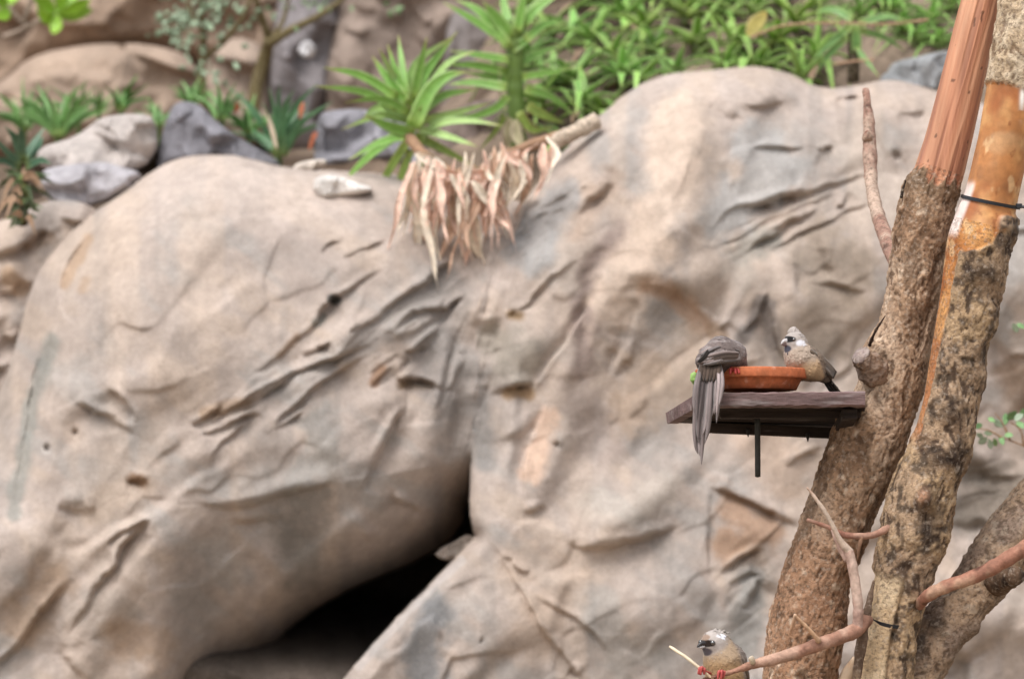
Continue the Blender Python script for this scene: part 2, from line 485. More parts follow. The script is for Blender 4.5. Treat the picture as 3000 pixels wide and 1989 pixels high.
def rock(name, edges, step, base_d, mat, colf, feats=(), bumps=(), noise=(), facet=(), parent=None, back=0.5, shrink=0.15, seed=1, extra=None, smooth_it=2, warp=7.0, wob=3.0, floor_to=None):
    """edges: list of (polyline px, R px, T metres) that together close the outline (clockwise)."""
    lines = [(chaikin(e[0], smooth_it) if smooth_it else np.asarray(e[0], float), e[1], e[2]) for e in edges]
    lines = [(np.column_stack([l[:, 0] + wob * vnoise(l[:, 0] / 40, l[:, 1] / 40, 0, seed), l[:, 1] + wob * vnoise(l[:, 0] / 40, l[:, 1] / 40, 9, seed)]), R, T) for l, R, T in lines]
    poly = np.vstack([l for l, _, _ in lines])
    x0, y0 = poly.min(0) - 2 * step; x1, y1 = poly.max(0) + 2 * step
    X, Y = np.meshgrid(np.arange(x0, x1, step), np.arange(y0, y1, step))
    ins = inside_poly(X, Y, poly)
    dmin = np.full(X.shape, 1e9); NX = X.copy(); NY = Y.copy(); D = np.zeros(X.shape)
    ring = np.vstack([poly, poly[:1]])
    for l, R, T in lines:
        l = np.asarray(l)
        lx = l[::2] if len(l) > 60 else l
        if lx is not l: lx = np.vstack([lx, l[-1:]])
        d = seg_dist(X, Y, lx)
        D += pillow(np.where(ins, d, 0), R, T)
    # nearest outline point only near the outline
    for i in range(len(ring) - 1):
        a, b = ring[i], ring[i + 1]
        c0 = np.searchsorted(X[0], min(a[0], b[0]) - 3 * step); c1 = np.searchsorted(X[0], max(a[0], b[0]) + 3 * step)
        r0 = np.searchsorted(Y[:, 0], min(a[1], b[1]) - 3 * step); r1 = np.searchsorted(Y[:, 0], max(a[1], b[1]) + 3 * step)
        if c1 <= c0 or r1 <= r0: continue
        sl = (slice(r0, r1), slice(c0, c1)); e = b - a
        u = np.clip(((X[sl] - a[0]) * e[0] + (Y[sl] - a[1]) * e[1]) / (e.dot(e) + 1e-9), 0, 1)
        cx = a[0] + u * e[0]; cy = a[1] + u * e[1]; d = np.hypot(X[sl] - cx, Y[sl] - cy); m = d < dmin[sl]
        dmin[sl] = np.where(m, d, dmin[sl]); NX[sl] = np.where(m, cx, NX[sl]); NY[sl] = np.where(m, cy, NY[sl])
    sd = np.where(ins, dmin, -dmin)
    D += base_d(X, Y)
    apply_creases(X, Y, D, feats, seed, warp)
    apply_bumps(X, Y, D, bumps)
    for sc, amp, octs, ang, st in noise:
        a = math.radians(ang)
        u = (X * math.cos(a) + Y * math.sin(a)) / (sc * st); v = (-X * math.sin(a) + Y * math.cos(a)) / sc
        D += amp * fbm(u, v, seed, octs, seed + int(sc))
    for sz, amp, ang, st in facet:
        D += facets(X, Y, sz, amp, seed + int(sz), ang, st)
    if extra is not None: D = extra(X, Y, D)
    keep = (sd > -step * 1.1)
    cell = keep[:-1, :-1] & keep[1:, :-1] & keep[:-1, 1:] & keep[1:, 1:]
    XX = np.where(sd < 0, NX, X); YY = np.where(sd < 0, NY, Y)
    used = np.zeros(X.shape, bool)
    used[:-1, :-1] |= cell; used[1:, :-1] |= cell; used[:-1, 1:] |= cell; used[1:, 1:] |= cell
    ids = -np.ones(X.shape, int); ids[used] = np.arange(used.sum())
    V = P(XX[used], YY[used], D[used])
    Q = np.stack([ids[:-1, :-1][cell], ids[1:, :-1][cell], ids[1:, 1:][cell], ids[:-1, 1:][cell]], -1)
    col = colf(XX[used], YY[used])
    # close the back: extrude the border away from the viewer and inwards
    E = np.vstack([Q[:, [0, 1]], Q[:, [1, 2]], Q[:, [2, 3]], Q[:, [3, 0]]])
    key = np.sort(E, 1); _, inv, cn = np.unique(key, axis=0, return_inverse=True, return_counts=True)
    B = E[cn[inv.ravel()] == 1]
    bv = np.unique(B); mp = -np.ones(len(V), int); mp[bv] = np.arange(len(bv))
    cen = V.mean(0)
    prev = bv.copy(); allV = [V]; allQ = [Q]; allC = [col]; n = len(V)
    for k in (0.25, 0.6, 1.0):
        w = V[bv] + FWD * back * k
        sh = shrink * k * k
        w = w + (cen - V[bv]) * np.array((1, 0, 1)) * sh
        if floor_to is not None:
            low = V[bv][:, 2] < floor_to[0]
            w[low, 2] = floor_to[1]
        idn = n + np.arange(len(bv))
        a = mp[B[:, 0]]; b = mp[B[:, 1]]
        allQ.append(np.stack([prev[b], prev[a], idn[a], idn[b]], -1))
        allV.append(w); allC.append(col[bv]); prev = idn; n += len(bv)
    V = np.vstack(allV); Q = np.vstack(allQ); col = np.vstack(allC)
    return obj(name, V, Q, mat, parent, col)


def blend(c, m, new):
    return c * (1 - m[..., None]) + np.asarray(new) * m[..., None]


# ------------------------------------------------------------------ ground and planted terrace
gx, gy = np.meshgrid(np.linspace(-60, 60, 61), np.linspace(-40, 80, 61))
gz = 0.03 * fbm(gx / 3, gy / 3, 1, 3, 5)
gv = np.column_stack([gx.ravel(), gy.ravel(), gz.ravel()])
ground = obj('ground', gv, grid_faces(61, 61, False), M['soil'], None, np.tile(lin(165, 148, 128) * 0.8, (len(gv), 1)), base=(0, 0, 0))
tag(ground, kind='structure')

def soil_z(tx, ty):
    tx = np.asarray(tx, float); ty = np.asarray(ty, float)
    return 1.47 + 0.16 * (tx + 0.9) + (0.15 + 0.38 * sstep(-0.25, 0.15, tx)) * (ty - 6.62) + 1.3 * np.clip(ty - 8.3, 0, 9) - 0.16 * sstep(6.85, 6.55, ty) + 0.05 * fbm(tx * 2.2, ty * 2.2, 2, 4, 11) + 0.012 * fbm(tx * 14, ty * 14, 2, 3, 12)


def soil_d(px, py, lo=6.62, hi=8.2):
    """distance at which the line of sight through a photo pixel meets the terrace"""
    ds = np.linspace(lo, hi, 160); q = P(np.full(160, px), np.full(160, py), ds)
    hit = np.where(q[:, 2] < soil_z(q[:, 0], q[:, 1]))[0]
    return float(ds[hit[0]]) if len(hit) else hi


tx, ty = np.meshgrid(np.linspace(-2.2, 2.2, 150), np.linspace(6.62, 9.6, 120))
tz = soil_z(tx, ty)
tv = np.column_stack([tx.ravel(), ty.ravel(), tz.ravel()])
tn = fbm(tv[:, 0] * 3, tv[:, 1] * 3, 7, 4, 21)
tc = blend(np.tile(lin(170, 150, 132) * 0.62, (len(tv), 1)), sstep(-0.1, 0.5, tn), lin(124, 104, 88) * 0.5)
terr = obj('terrace_soil', tv, grid_faces(150 if False else 120, 150, False), M['soil'], None, tc, base=(0, 7.5, 1.5))
tag(terr, kind='structure')

# ------------------------------------------------------------------ the big boulders
TAN = lin(190, 175, 165); PINK = lin(206, 191, 182); GREY = lin(174, 168, 163); DGREY = lin(128, 124, 122)
OCHRE = lin(176, 142, 108); WARM = lin(203, 183, 166)
RK = 0.765


def stain_shade_mask(X, Y, pts, w, seed, amt=1.0):  # stone stains, plus tones that paint a dark hole and a bright top
    d = seg_dist(X, Y, np.asarray(pts, float))
    n = fbm(X / 40, Y / 40, seed, 4, seed)
    return amt * (1 - sstep(0.35, 1.25, d / w + 0.55 * n))


def rock_col(X, Y, stains_shade, seed):
    n1 = fbm(X / 330, Y / 330, 1, 4, seed); n2 = fbm((X + 0.7 * Y) / 260, (Y - 0.7 * X) / 110, 2, 4, seed + 3); n3 = fbm(X / 34, Y / 34, 4, 4, seed + 7)
    c = np.tile(TAN, X.shape + (1,))
    c = blend(c, 0.7 * sstep(-0.1, 0.45, n1), PINK)
    c = blend(c, 0.75 * sstep(0.05, 0.5, n2), GREY)
    c = blend(c, 0.55 * sstep(0.1, 0.5, -n2), WARM)
    n4 = fbm(X / 75, Y / 620, 6, 3, seed + 11); n5 = fbm(X / 120, Y / 800, 9, 3, seed + 13)
    c = blend(c, .45 * sstep(.08, .45, n4), lin(158, 150, 144)); c = blend(c, .5 * sstep(.08, .45, n5), lin(209, 189, 173))
    for pts, w, colr, amt in stains_shade:
        c = blend(c, stain_shade_mask(X, Y, pts, w, seed + int(w), amt), colr)
    c = c * (1 + 0.10 * n3)[..., None]
    return c * RK


S_, M_, W_ = (8, .042, .030, 70), (7, .024, .017, 48), (20, .020, .020, 100)
XS_ = (10, .060, .035, 80)


def F(kind, *pts):
    return (list(pts),) + kind


left_feats = [
    F(M_, (1130, 787), (1068, 823), (1010, 868), (978, 880), (930, 944), (880, 984), (836, 1024), (800, 1055), (740, 1100)),
    F((11, .06, .03, 40), (1000, 868), (972, 880), (950, 905), (925, 945)),
    F(S_, (1300, 800), (1237, 836), (1193, 868), (1148, 899), (1112, 926), (1068, 953), (1019, 975)),
    F(XS_, (1384, 850), (1340, 890), (1304, 908), (1246, 908), (1215, 921), (1188, 944), (1150, 965)),
    F(S_, (975, 1000), (952, 1011), (915, 1030), (880, 1042)),
    F(S_, (1090, 1000), (987, 1051), (934, 1069), (885, 1087), (845, 1100), (800, 1127), (740, 1160)),
    F(XS_, (1060, 1040), (1014, 1069), (956, 1113), (903, 1158), (867, 1185), (800, 1252)),
    F(M_, (1150, 1060), (1120, 1095), (1086, 1135)),
    F(M_, (1260, 1015), (1200, 1030), (1157, 1050)),
    F(XS_, (1150, 1106), (1202, 1102), (1250, 1116), (1290, 1140)),
    F(XS_, (1190, 1190), (1150, 1250), (1116, 1311), (1085, 1375), (1066, 1440)),
    F(S_, (1150, 1440), (1175, 1470), (1230, 1500)),
    F(XS_, (450, 1505), (400, 1560), (352, 1613), (327, 1663), (282, 1723), (242, 1784), (200, 1856)),
    F(S_, (440, 1520), (403, 1540), (360, 1565), (310, 1600)),
    F(XS_, (215, 1690), (150, 1752), (101, 1799), (75, 1869), (10, 1940), (-40, 1990)),
    F(S_, (312, 1130), (340, 1165), (370, 1200), (390, 1240)),
    F(S_, (225, 1170), (272, 1200), (320, 1225), (390, 1265)),
    F((24, .02, .03, 70), (165, 1478), (226, 1496), (285, 1480)),
    F((10, .035, .02, 30), (375, 1405), (403, 1408), (430, 1415)),
    F(M_, (290, 665), (210, 737), (182, 804), (174, 857), (179, 915), (204, 945)),
    F(M_, (160, 975), (116, 1045), (89, 1147), (65, 1300), (45, 1480)),
    F(S_, (650, 1180), (604, 1210), (560, 1245)), F(S_, (770, 1205), (700, 1228), (654, 1248), (585, 1280)),
    F(M_, (730, 1235), (680, 1280), (639, 1316), (622, 1365)), F(M_, (895, 1200), (850, 1232), (800, 1260)),
    F(M_, (790, 1130), (720, 1170), (660, 1205), (580, 1260)), F(S_, (860, 1100), (780, 1150), (700, 1190)),
    F((22, .012, .012, 80), (538, 1280), (453, 1336), (420, 1380)),
    F((16, .014, .03, 110), (1020, 1390), (900, 1425), (800, 1465), (680, 1482), (560, 1470)),
    F((14, .02, .02, 60), (665, 1527), (720, 1533), (770, 1520), (820, 1540)),
    F((12, .02, .02, 60), (1055, 1560), (1080, 1580), (1120, 1570)),
    F((10, .02, .02, 60), (195, 1880), (190, 1930), (260, 2000)),
    F(M_, (1150, 700), (1060, 730), (1000, 760)), F(M_, (1010, 705), (970, 712), (940, 740)),
    F(XS_, (1330, 760), (1280, 790), (1240, 850)), F(M_, (1290, 980), (1240, 1000), (1180, 1060), (1160, 1090)),
    F(M_, (1350, 950), (1320, 1010), (1310, 1080), (1290, 1150)), F(S_, (1365, 1030), (1340, 1100), (1305, 1150)),
]
left_bumps = [
    (520, 1000, 330, 300, 0, .05), (1120, 1500, 120, 130, 20, .03), (1240, 1320, 90, 110, 20, .05), (800, 1600, 110, 120, 0, -.02), (790, 1640, 120, 30, 45, .02),
    (330, 1760, 60, 220, 32, .035), (560, 1700, 200, 200, 0, .035), (140, 1300, 50, 200, 8, .02), (600, 1330, 150, 60, -30, .03),
    (138, 1313, 8, 10, 0, -.03), (221, 1267, 7, 9, 0, -.02), (1010, 990, 90, 50, -35, .03), (1180, 960, 90, 30, -25, .02), (900, 1100, 120, 22, -35, .015),
    (1110, 1180, 80, 60, -30, .025), (860, 660, 160, 70, -20, .02), (1080, 640, 90, 40, 10, -.02), (450, 660, 160, 60, -20, .015), (260, 700, 60, 50, 0, -.015),
    (1330, 1120, 22, 110, 8, .03), (1290, 1090, 16, 100, 10, .02),
]
L_top = [(-60, 1240), (0, 1150), (45, 1013), (89, 835), (125, 768), (192, 687), (270, 625), (357, 565), (430, 510), (500, 468), (600, 450), (700, 456), (780, 475), (850, 492), (930, 500), (1040, 500), (1140, 510), (1240, 520), (1340, 545), (1440, 570), (1540, 600)]
L_crev = [(1540, 600), (1510, 700), (1450, 800), (1418, 900), (1408, 1000), (1402, 1100), (1394, 1230), (1386, 1330)]
L_crev2 = [(1386, 1330), (1380, 1400), (1374, 1490)]
L_under = [(1374, 1490), (1345, 1560), (1285, 1612), (1200, 1655), (1100, 1697), (1000, 1740), (900, 1800), (810, 1880), (745, 1945), (690, 2000), (610, 2080), (450, 2180), (250, 2250)]
L_left = [(250, 2250), (-200, 2290), (-180, 1900), (-120, 1500), (-60, 1240)]


def left_base(X, Y):
    br = np.clip(Y - (1486 - (X - 560) * 0.17), 0, 700) * sstep(430, 640, X)           # plane break: the lower face leans back
    br2 = np.clip((X - 1075) * .8 + (Y - 1330) * .25, 0, 400) * sstep(1180, 1320, Y)     # right-hand face towards the cleft
    return 6.12 + 0.10 * sstep(1300, 500, Y) + 0.03 * sstep(1500, 2100, Y) + 0.05 * sstep(1000, 1400, X) + .00034 * br + .00018 * br2


left_st = [
    ([(1300, 840), (1290, 960), (1330, 1120), (1350, 1300)], 85, lin(154, 147, 142), .7),
    ([(1240, 870), (1150, 960), (950, 1060), (860, 1150)], 48, lin(164, 158, 153), .6),
    ([(900, 1450), (880, 1560), (900, 1680)], 75, lin(138, 133, 127), .7), ([(930, 1230), (960, 1330), (900, 1380)], 70, lin(166, 164, 160), .7),
    ([(330, 1440), (250, 1510), (420, 1420)], 40, WARM, .6), ([(150, 1700), (60, 1850)], 70, lin(178, 150, 124), .6), ([(360, 1860), (460, 1900)], 70, lin(180, 148, 118), .5),
    ([(403, 1400)], 28, lin(130, 96, 66), .9) if False else ([(390, 1404), (415, 1410)], 22, lin(120, 90, 64), .9),
    ([(190, 830), (215, 780), (260, 700)], 20, OCHRE, .55), ([(240, 850), (250, 820)], 18, OCHRE, .4),
    ([(150, 1000), (90, 1200), (40, 1500)], 30, lin(150, 152, 146), .7), ([(1120, 1080), (1100, 1120)], 22, lin(150, 112, 82), .8), ([(1180, 1125), (1260, 1130)], 18, lin(132, 104, 70), .8),
    ([(870, 990), (820, 1040)], 16, lin(150, 124, 100), .7), ([(830, 720), (900, 800)], 90, lin(178, 164, 156), .6), ([(972, 875), (985, 880)], 15, lin(60, 62, 60), .9),  # last patch paints the dark of the hole in the crack
    ([(930, 940), (945, 930)], 20, lin(120, 120, 112), .7), ([(600, 1210), (720, 1180)], 22, lin(160, 132, 104), .6), ([(500, 500), (1000, 600), (700, 560)], 90, lin(214, 198, 188), .5),  # last patch lightens the boulder top, as light falls there
    ([(1290, 1000), (1240, 1050), (1300, 1200)], 60, lin(140, 134, 130), .5),
]
lb = rock('boulder', [(L_top, 420, .30), (L_crev, 70, .04), (L_crev2, 60, .06), (L_under, 190, .34), (L_left, 120, .12)], 4.2, left_base, M['rock'],
          lambda X, Y: rock_col(X, Y, left_st, 31), left_feats, left_bumps, [(300, .022, 3, -35, 2.2), (80, .0035, 3, -35, 1.8)], [(300, .024, -35, 1.6), (120, .005, -35, 1.6)],
          extra=lambda X, Y, D: strata(X, Y, weld(X, Y, D), [([(1350, 820), (1200, 920), (1000, 1020), (820, 1130), (640, 1230)], 75, -33, 34, .010), ([(1330, 900), (1310, 1050), (1290, 1150)], 60, -70, 30, .012), ([(1250, 1000), (1150, 1100)], 60, -40, 34, .010), ([(420, 1530), (300, 1680), (200, 1850)], 60, -55, 40, .008)], 31),
          back=0.7, shrink=0.05, seed=31, floor_to=(0.62, -0.1))
tag(lb, "large rounded tan boulder on the left, overhanging the dark gap", "boulder")

right_feats = [
    F(M_, (2560, 515), (2522, 527), (2418, 550), (2332, 562), (2246, 585), (2206, 602), (2149, 613), (2080, 682)),
    F((13, .075, .03, 70), (2380, 560), (2300, 580), (2240, 605), (2180, 622)),
    F(XS_, (2400, 600), (2361, 625), (2304, 659), (2246, 699), (2172, 742)), F(M_, (2475, 570), (2470, 600), (2440, 618)), F(M_, (2560, 600), (2440, 640), (2330, 690), (2250, 740)),
    F(M_, (2195, 432), (2250, 440), (2304, 440), (2360, 432)), F(M_, (2390, 434), (2415, 438), (2440, 430)), F((14, .03, .01, 30), (2620, 458), (2650, 448)),
    F(W_, (2040, 305), (2103, 315), (2131, 338), (2200, 345)), F((18, .02, .03, 50), (2150, 300), (2220, 312), (2300, 300)), F(S_, (2440, 300), (2480, 290), (2530, 282)),
    F((20, .02, .03, 40), (2630, 325), (2680, 330), (2720, 318)),
    F(S_, (1670, 560), (1615, 596), (1575, 615), (1530, 645)), F(S_, (1660, 600), (1620, 620), (1580, 645), (1540, 660)), F(M_, (1640, 640), (1580, 668), (1510, 700)),
    F(M_, (1700, 762), (1649, 791), (1586, 849), (1534, 906), (1495, 925)), F((12, .03, .02, 30), (1545, 915), (1510, 925), (1480, 920)),
    F((26, .03, .03, 110), (1810, 845), (1870, 832), (1930, 837), (1988, 866), (2051, 906), (2085, 960)),
    F(M_, (2248, 850), (2240, 890), (2225, 930), (2180, 990)), F(M_, (2246, 880), (2262, 960), (2285, 1040), (2300, 1090)),
    F((30, .035, .0, 60), (1820, 690), (1740, 770), (1715, 900), (1702, 1060), (1690, 1130)),
    F(S_, (1395, 1040), (1420, 1030), (1475, 1018)), F(XS_, (1395, 1158), (1434, 1152), (1479, 1133), (1532, 1133), (1572, 1128)),
    F((8, .012, -.025, 60), (1560, 1140), (1600, 1080), (1648, 1010), (1700, 930), (1750, 850)),
    F((9, .015, -.02, 60), (1600, 1180), (1550, 1290), (1522, 1391), (1530, 1460)), F((10, .022, .02, 30), (1530, 1490), (1560, 1492), (1590, 1470)),
    F((12, .03, .035, 80), (1660, 1590), (1725, 1610), (1806, 1594), (1900, 1572), (1990, 1540)),
    F((12, .03, .03, 90), (2075, 1425), (2130, 1438), (2200, 1470), (2280, 1515), (2340, 1545)), F((9, .02, .012, 40), (2080, 1395), (2078, 1480), (2082, 1580), (2078, 1690)),
    F(S_, (2110, 1690), (2150, 1660), (2200, 1620), (2240, 1600)), F(M_, (2130, 1720), (2190, 1680), (2250, 1690)), F(S_, (2180, 1790), (2210, 1740), (2230, 1690)),
    F(M_, (1475, 1628), (1514, 1668), (1540, 1680), (1562, 1680)), F(M_, (1575, 1750), (1630, 1784), (1685, 1809), (1730, 1849), (1771, 1915)),
    F(M_, (1440, 1590), (1500, 1690), (1544, 1759), (1579, 1829), (1615, 1874), (1645, 1915), (1680, 1960), (1720, 2010)), F((10, .03, .0, 20), (1405, 1870), (1420, 1878)),
    F((10, .025, .01, 20), (1620, 1290), (1655, 1312)), F((10, .03, .02, 30), (1665, 1955), (1700, 1975)),
    F((7, .01, -.022, 50), (1400, 1570), (1330, 1660), (1240, 1760), (1150, 1860), (1050, 1970), (980, 2060)),
    F((22, .06, .03, 60), (2790, 1370), (2850, 1380), (2930, 1400), (3010, 1390)), F((18, .05, .03, 60), (2780, 1545), (2850, 1530), (2930, 1550), (3020, 1540)), F(M_, (2960, 1050), (3000, 1040), (3060, 1050)),
    F(W_, (2400, 690), (2410, 760), (2430, 830)), F(M_, (2360, 830), (2440, 838), (2540, 850)), F(W_, (2330, 720), (2320, 800), (2345, 870)), F(M_, (2960, 690), (3000, 680), (3060, 670)),
    F((16, .02, .02, 60), (1760, 505), (1795, 520), (1760, 570), (1700, 600)), F((14, .02, .02, 50), (1790, 540), (1740, 590), (1690, 640)),
    F(M_, (2300, 1360), (2370, 1330), (2400, 1320)), F((16, .02, .02, 60), (1860, 1000), (1840, 1060), (1800, 1110)), F((20, .02, .02, 70), (1810, 950), (1790, 1020), (1770, 1100)),
]
right_bumps = [
    (1990, 560, 110, 260, 12, .085), (2230, 480, 160, 80, 0, .015), (1880, 1000, 150, 130, 20, -.02), (1620, 1320, 60, 210, 25, .05), (1480, 1290, 50, 150, 8, .03),
    (1830, 1510, 170, 75, -22, .07), (1990, 1380, 140, 60, -25, .04), (1560, 1000, 70, 90, 35, .035), (1680, 1060, 40, 180, 28, .03), (2080, 800, 110, 80, 0, .04),
    (1500, 800, 90, 60, -35, .03), (2360, 1000, 90, 100, 0, -.03), (1480, 1800, 130, 120, 0, .03), (1900, 1800, 200, 120, 10, .03), (2190, 1560, 90, 60, 15, .03), (2240, 1000, 26, 90, -12, -.025),
    (2600, 320, 110, 60, 0, .03), (2300, 270, 90, 40, 0, .025), (1770, 420, 120, 90, 30, .02), (2470, 720, 80, 90, 0, .02), (2980, 800, 60, 160, 0, .02), (2950, 1650, 120, 60, 0, .05), (2900, 1800, 200, 90, 0, .06),
]
R_top = [(1395, 900), (1425, 820), (1455, 735), (1500, 650), (1560, 560), (1620, 480), (1690, 400), (1753, 343), (1798, 303), (1867, 252), (1936, 223), (2017, 209), (2131, 199), (2230, 197), (2292, 206), (2338, 228), (2384, 252), (2430, 257), (2476, 258), (2522, 249), (2590, 234), (2648, 238), (2720, 258), (2850, 300), (3000, 330), (3200, 380)]
R_right = [(3200, 380), (3240, 1000), (3240, 2200)]
R_bot = [(3240, 2200), (2000, 2230), (820, 2230)]
R_left = [(820, 2230), (900, 2110), (1000, 1990), (1100, 1872), (1200, 1768), (1270, 1697), (1340, 1622), (1388, 1570)]
R_crev = [(1388, 1570), (1372, 1480), (1376, 1370), (1384, 1250), (1392, 1100), (1397, 1000), (1395, 900)]


def right_base(X, Y):
    return 6.20 + 0.10 * sstep(900, 300, Y) - 0.12 * sstep(1100, 2000, Y) + 0.10 * sstep(2300, 3000, X) * sstep(700, 1500, Y) - 0.03 * sstep(1700, 1400, X)


right_st = [
    ([(1815, 690), (1735, 780), (1715, 920), (1700, 1080)], 48, lin(146, 128, 121), .75), ([(2235, 880), (2200, 950), (2180, 990)], 26, lin(110, 102, 98), .85), ([(2250, 900), (2270, 1000), (2290, 1090)], 30, lin(112, 104, 100), .8),  # last two are darker grey bands along the V groove
    ([(2210, 430), (2300, 500), (2200, 560), (2120, 640)], 90, lin(188, 186, 184), .8), ([(2180, 740), (2240, 700)], 50, lin(150, 148, 140), .7),
    ([(1990, 340), (1960, 560), (1880, 760), (1800, 900)], 90, lin(224, 202, 184), .8), ([(1890, 840), (1960, 850), (2060, 950)], 34, lin(190, 152, 122), .6), ([(2090, 970), (2110, 980)], 26, lin(140, 112, 84), .7),
    ([(1520, 700), (1600, 640), (1650, 580), (1560, 760)], 60, lin(168, 168, 168), .75), ([(1790, 510), (1740, 590), (1690, 680)], 40, lin(186, 162, 144), .5), ([(1520, 925), (1500, 922)], 18, lin(140, 112, 74), .8),
    ([(1440, 1000), (1540, 1050), (1490, 1080)], 70, lin(172, 164, 152), .7), ([(1490, 1150), (1545, 1150)], 22, lin(150, 118, 80), .8), ([(1390, 1250), (1400, 1100), (1420, 1350)], 40, lin(140, 138, 136), .7),
    ([(1600, 1230), (1560, 1380)], 40, lin(222, 188, 164), .75), ([(1700, 1180), (1760, 1300)], 80, lin(172, 156, 148), .6), ([(1850, 1200), (1900, 1100)], 80, lin(172, 148, 126), .6),
    ([(1270, 1800), (1240, 1900), (1260, 2000)], 65, lin(126, 128, 130), .85), ([(1740, 1480), (1850, 1500), (1950, 1430)], 60, lin(204, 192, 180), .5), ([(1760, 1780), (1820, 1950), (1900, 1900)], 70, lin(170, 166, 160), .6),
    ([(2140, 1500), (2250, 1560), (2140, 1590)], 60, lin(176, 140, 112), .75), ([(2120, 1440), (2260, 1500)], 16, lin(130, 98, 70), .7), ([(2200, 1700), (2190, 1800), (2180, 1900)], 60, lin(152, 150, 146), .85),
    ([(2400, 720), (2440, 900), (2380, 1000), (2480, 800)], 110, lin(160, 144, 128), .75), ([(2500, 420), (2600, 600)], 90, lin(200, 186, 174), .5), ([(2180, 830), (2150, 780)], 50, lin(178, 168, 158), .6), ([(2960, 1100), (3010, 1150)], 60, lin(140, 116, 96), .8),
    ([(2960, 800), (3000, 700)], 90, lin(176, 172, 168), .7), ([(2850, 1380), (2950, 1420), (2850, 1500)], 70, lin(122, 112, 100), .8), ([(1560, 1860), (1650, 1700), (1540, 1640)], 90, lin(206, 182, 162), .5), ([(2030, 1030), (1980, 1150)], 90, lin(186, 166, 148), .6),
    ([(2230, 1300), (2300, 1400)], 90, lin(208, 182, 162), .6), ([(1350, 1640), (1200, 1790), (1050, 1950)], 14, lin(205, 198, 194), .6),
]
rb = rock('boulder', [(R_top, 210, .22), (R_right, 60, .05), (R_bot, 60, .05), (R_left, 60, .08), (R_crev, 80, .055)], 4.2, right_base, M['rock'],
          lambda X, Y: rock_col(X, Y, right_st, 57), right_feats, right_bumps, [(280, .022, 3, -50, 2.2), (75, .0035, 3, -40, 1.8)], [(280, .028, -45, 1.5), (110, .006, -40, 1.5)],
          extra=lambda X, Y, D: strata(X, Y, weld(X, Y, D), [([(1680, 560), (1600, 620), (1500, 720)], 60, -35, 28, .012), ([(2400, 590), (2280, 640), (2160, 720)], 60, -25, 30, .012), ([(2200, 1640), (2180, 1780)], 70, -40, 34, .010), ([(1420, 900), (1410, 1050), (1400, 1250)], 50, -75, 34, .008), ([(2830, 1380), (2950, 1500)], 90, -10, 40, .012)], 57),
          back=0.75, shrink=0.30, seed=57, floor_to=(0.62, -0.1))
tag(rb, "broad folded tan rock face behind the bird feeder and the trunks", "boulder")

# rock at far left edge
fl_col = lambda X, Y: rock_col(X, Y, [([(20, 800), (60, 850)], 30, OCHRE, .6), ([(80, 720), (150, 690)], 22, lin(140, 116, 96), .7)], 71)
o = rock('boulder', [([(-200, 700), (-60, 660), (0, 650), (80, 610), (150, 585), (230, 590), (290, 620)], 90, .09), ([(290, 620), (240, 760), (160, 900), (110, 1200), (40, 1500), (-60, 1700)], 60, .05), ([(-60, 1700), (-220, 1700), (-200, 700)], 60, .05)], 6, lambda X, Y: 6.52 + 0.0001 * (X - Y) * 0, M['rock'], fl_col,
         [F(XS_, (10, 740), (70, 725), (120, 690), (160, 672)), F(S_, (0, 860), (45, 870), (60, 820)), F(S_, (0, 980), (40, 1000), (60, 960)), F(S_, (0, 1080), (30, 1100))], [(30, 800, 50, 40, -30, .03), (20, 930, 40, 50, 0, .03)],
         [(120, .03, 4, -35, 1.6)], [(100, .03, -35, 1.5)], back=0.5, seed=71)
tag(o, "low knobbly tan rock at the left edge beside the large left boulder", "boulder")

# dark back of the gap between the two boulders, and the wedge stone in it
gap_col = lambda X, Y: np.tile(lin(98, 88, 80), X.shape + (1,)) * (0.8 + 0.3 * fbm(X / 60, Y / 60, 3, 3, 3))[..., None]  # rock colour darkened to hold the gap's shade
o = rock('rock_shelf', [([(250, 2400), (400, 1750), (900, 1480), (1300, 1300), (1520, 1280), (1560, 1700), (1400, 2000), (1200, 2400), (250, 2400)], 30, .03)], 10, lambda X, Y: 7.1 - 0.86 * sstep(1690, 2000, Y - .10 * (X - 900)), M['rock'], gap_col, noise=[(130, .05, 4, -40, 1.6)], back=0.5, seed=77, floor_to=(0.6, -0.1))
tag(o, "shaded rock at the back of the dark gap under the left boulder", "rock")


def stone(name, label, outline, d, T, colr, R=60, seed=1, step=4, facet=((150, .075, 20, 1.2), (60, .016, 50, 1.)), noise=((60, .006, 4, 20, 1.3),), back=0.25, feats=(), bumps=(), tilt=0.0, var=0.25, smooth_it=1, group=None, cat='stone', mat='stone'):
    pl = list(outline) + [outline[0]]
    c1 = lambda X, Y: np.tile(colr, X.shape + (1,)) * (1 + var * fbm(X / 60, Y / 60, seed, 4, seed))[..., None]
    yc = np.mean([p[1] for p in outline])
    R, T = (R * .45, T * .5) if cat == 'stone' else (R, T)
    o = rock(name, [(pl, R, T)], step, lambda X, Y: d - tilt * (Y - yc) * 1e-3 + 0 * X, M[mat], c1, feats, bumps, noise, facet, back=back, shrink=0.55, seed=seed, smooth_it=smooth_it, wob=2.5)
    return tag(o, label, cat, group)


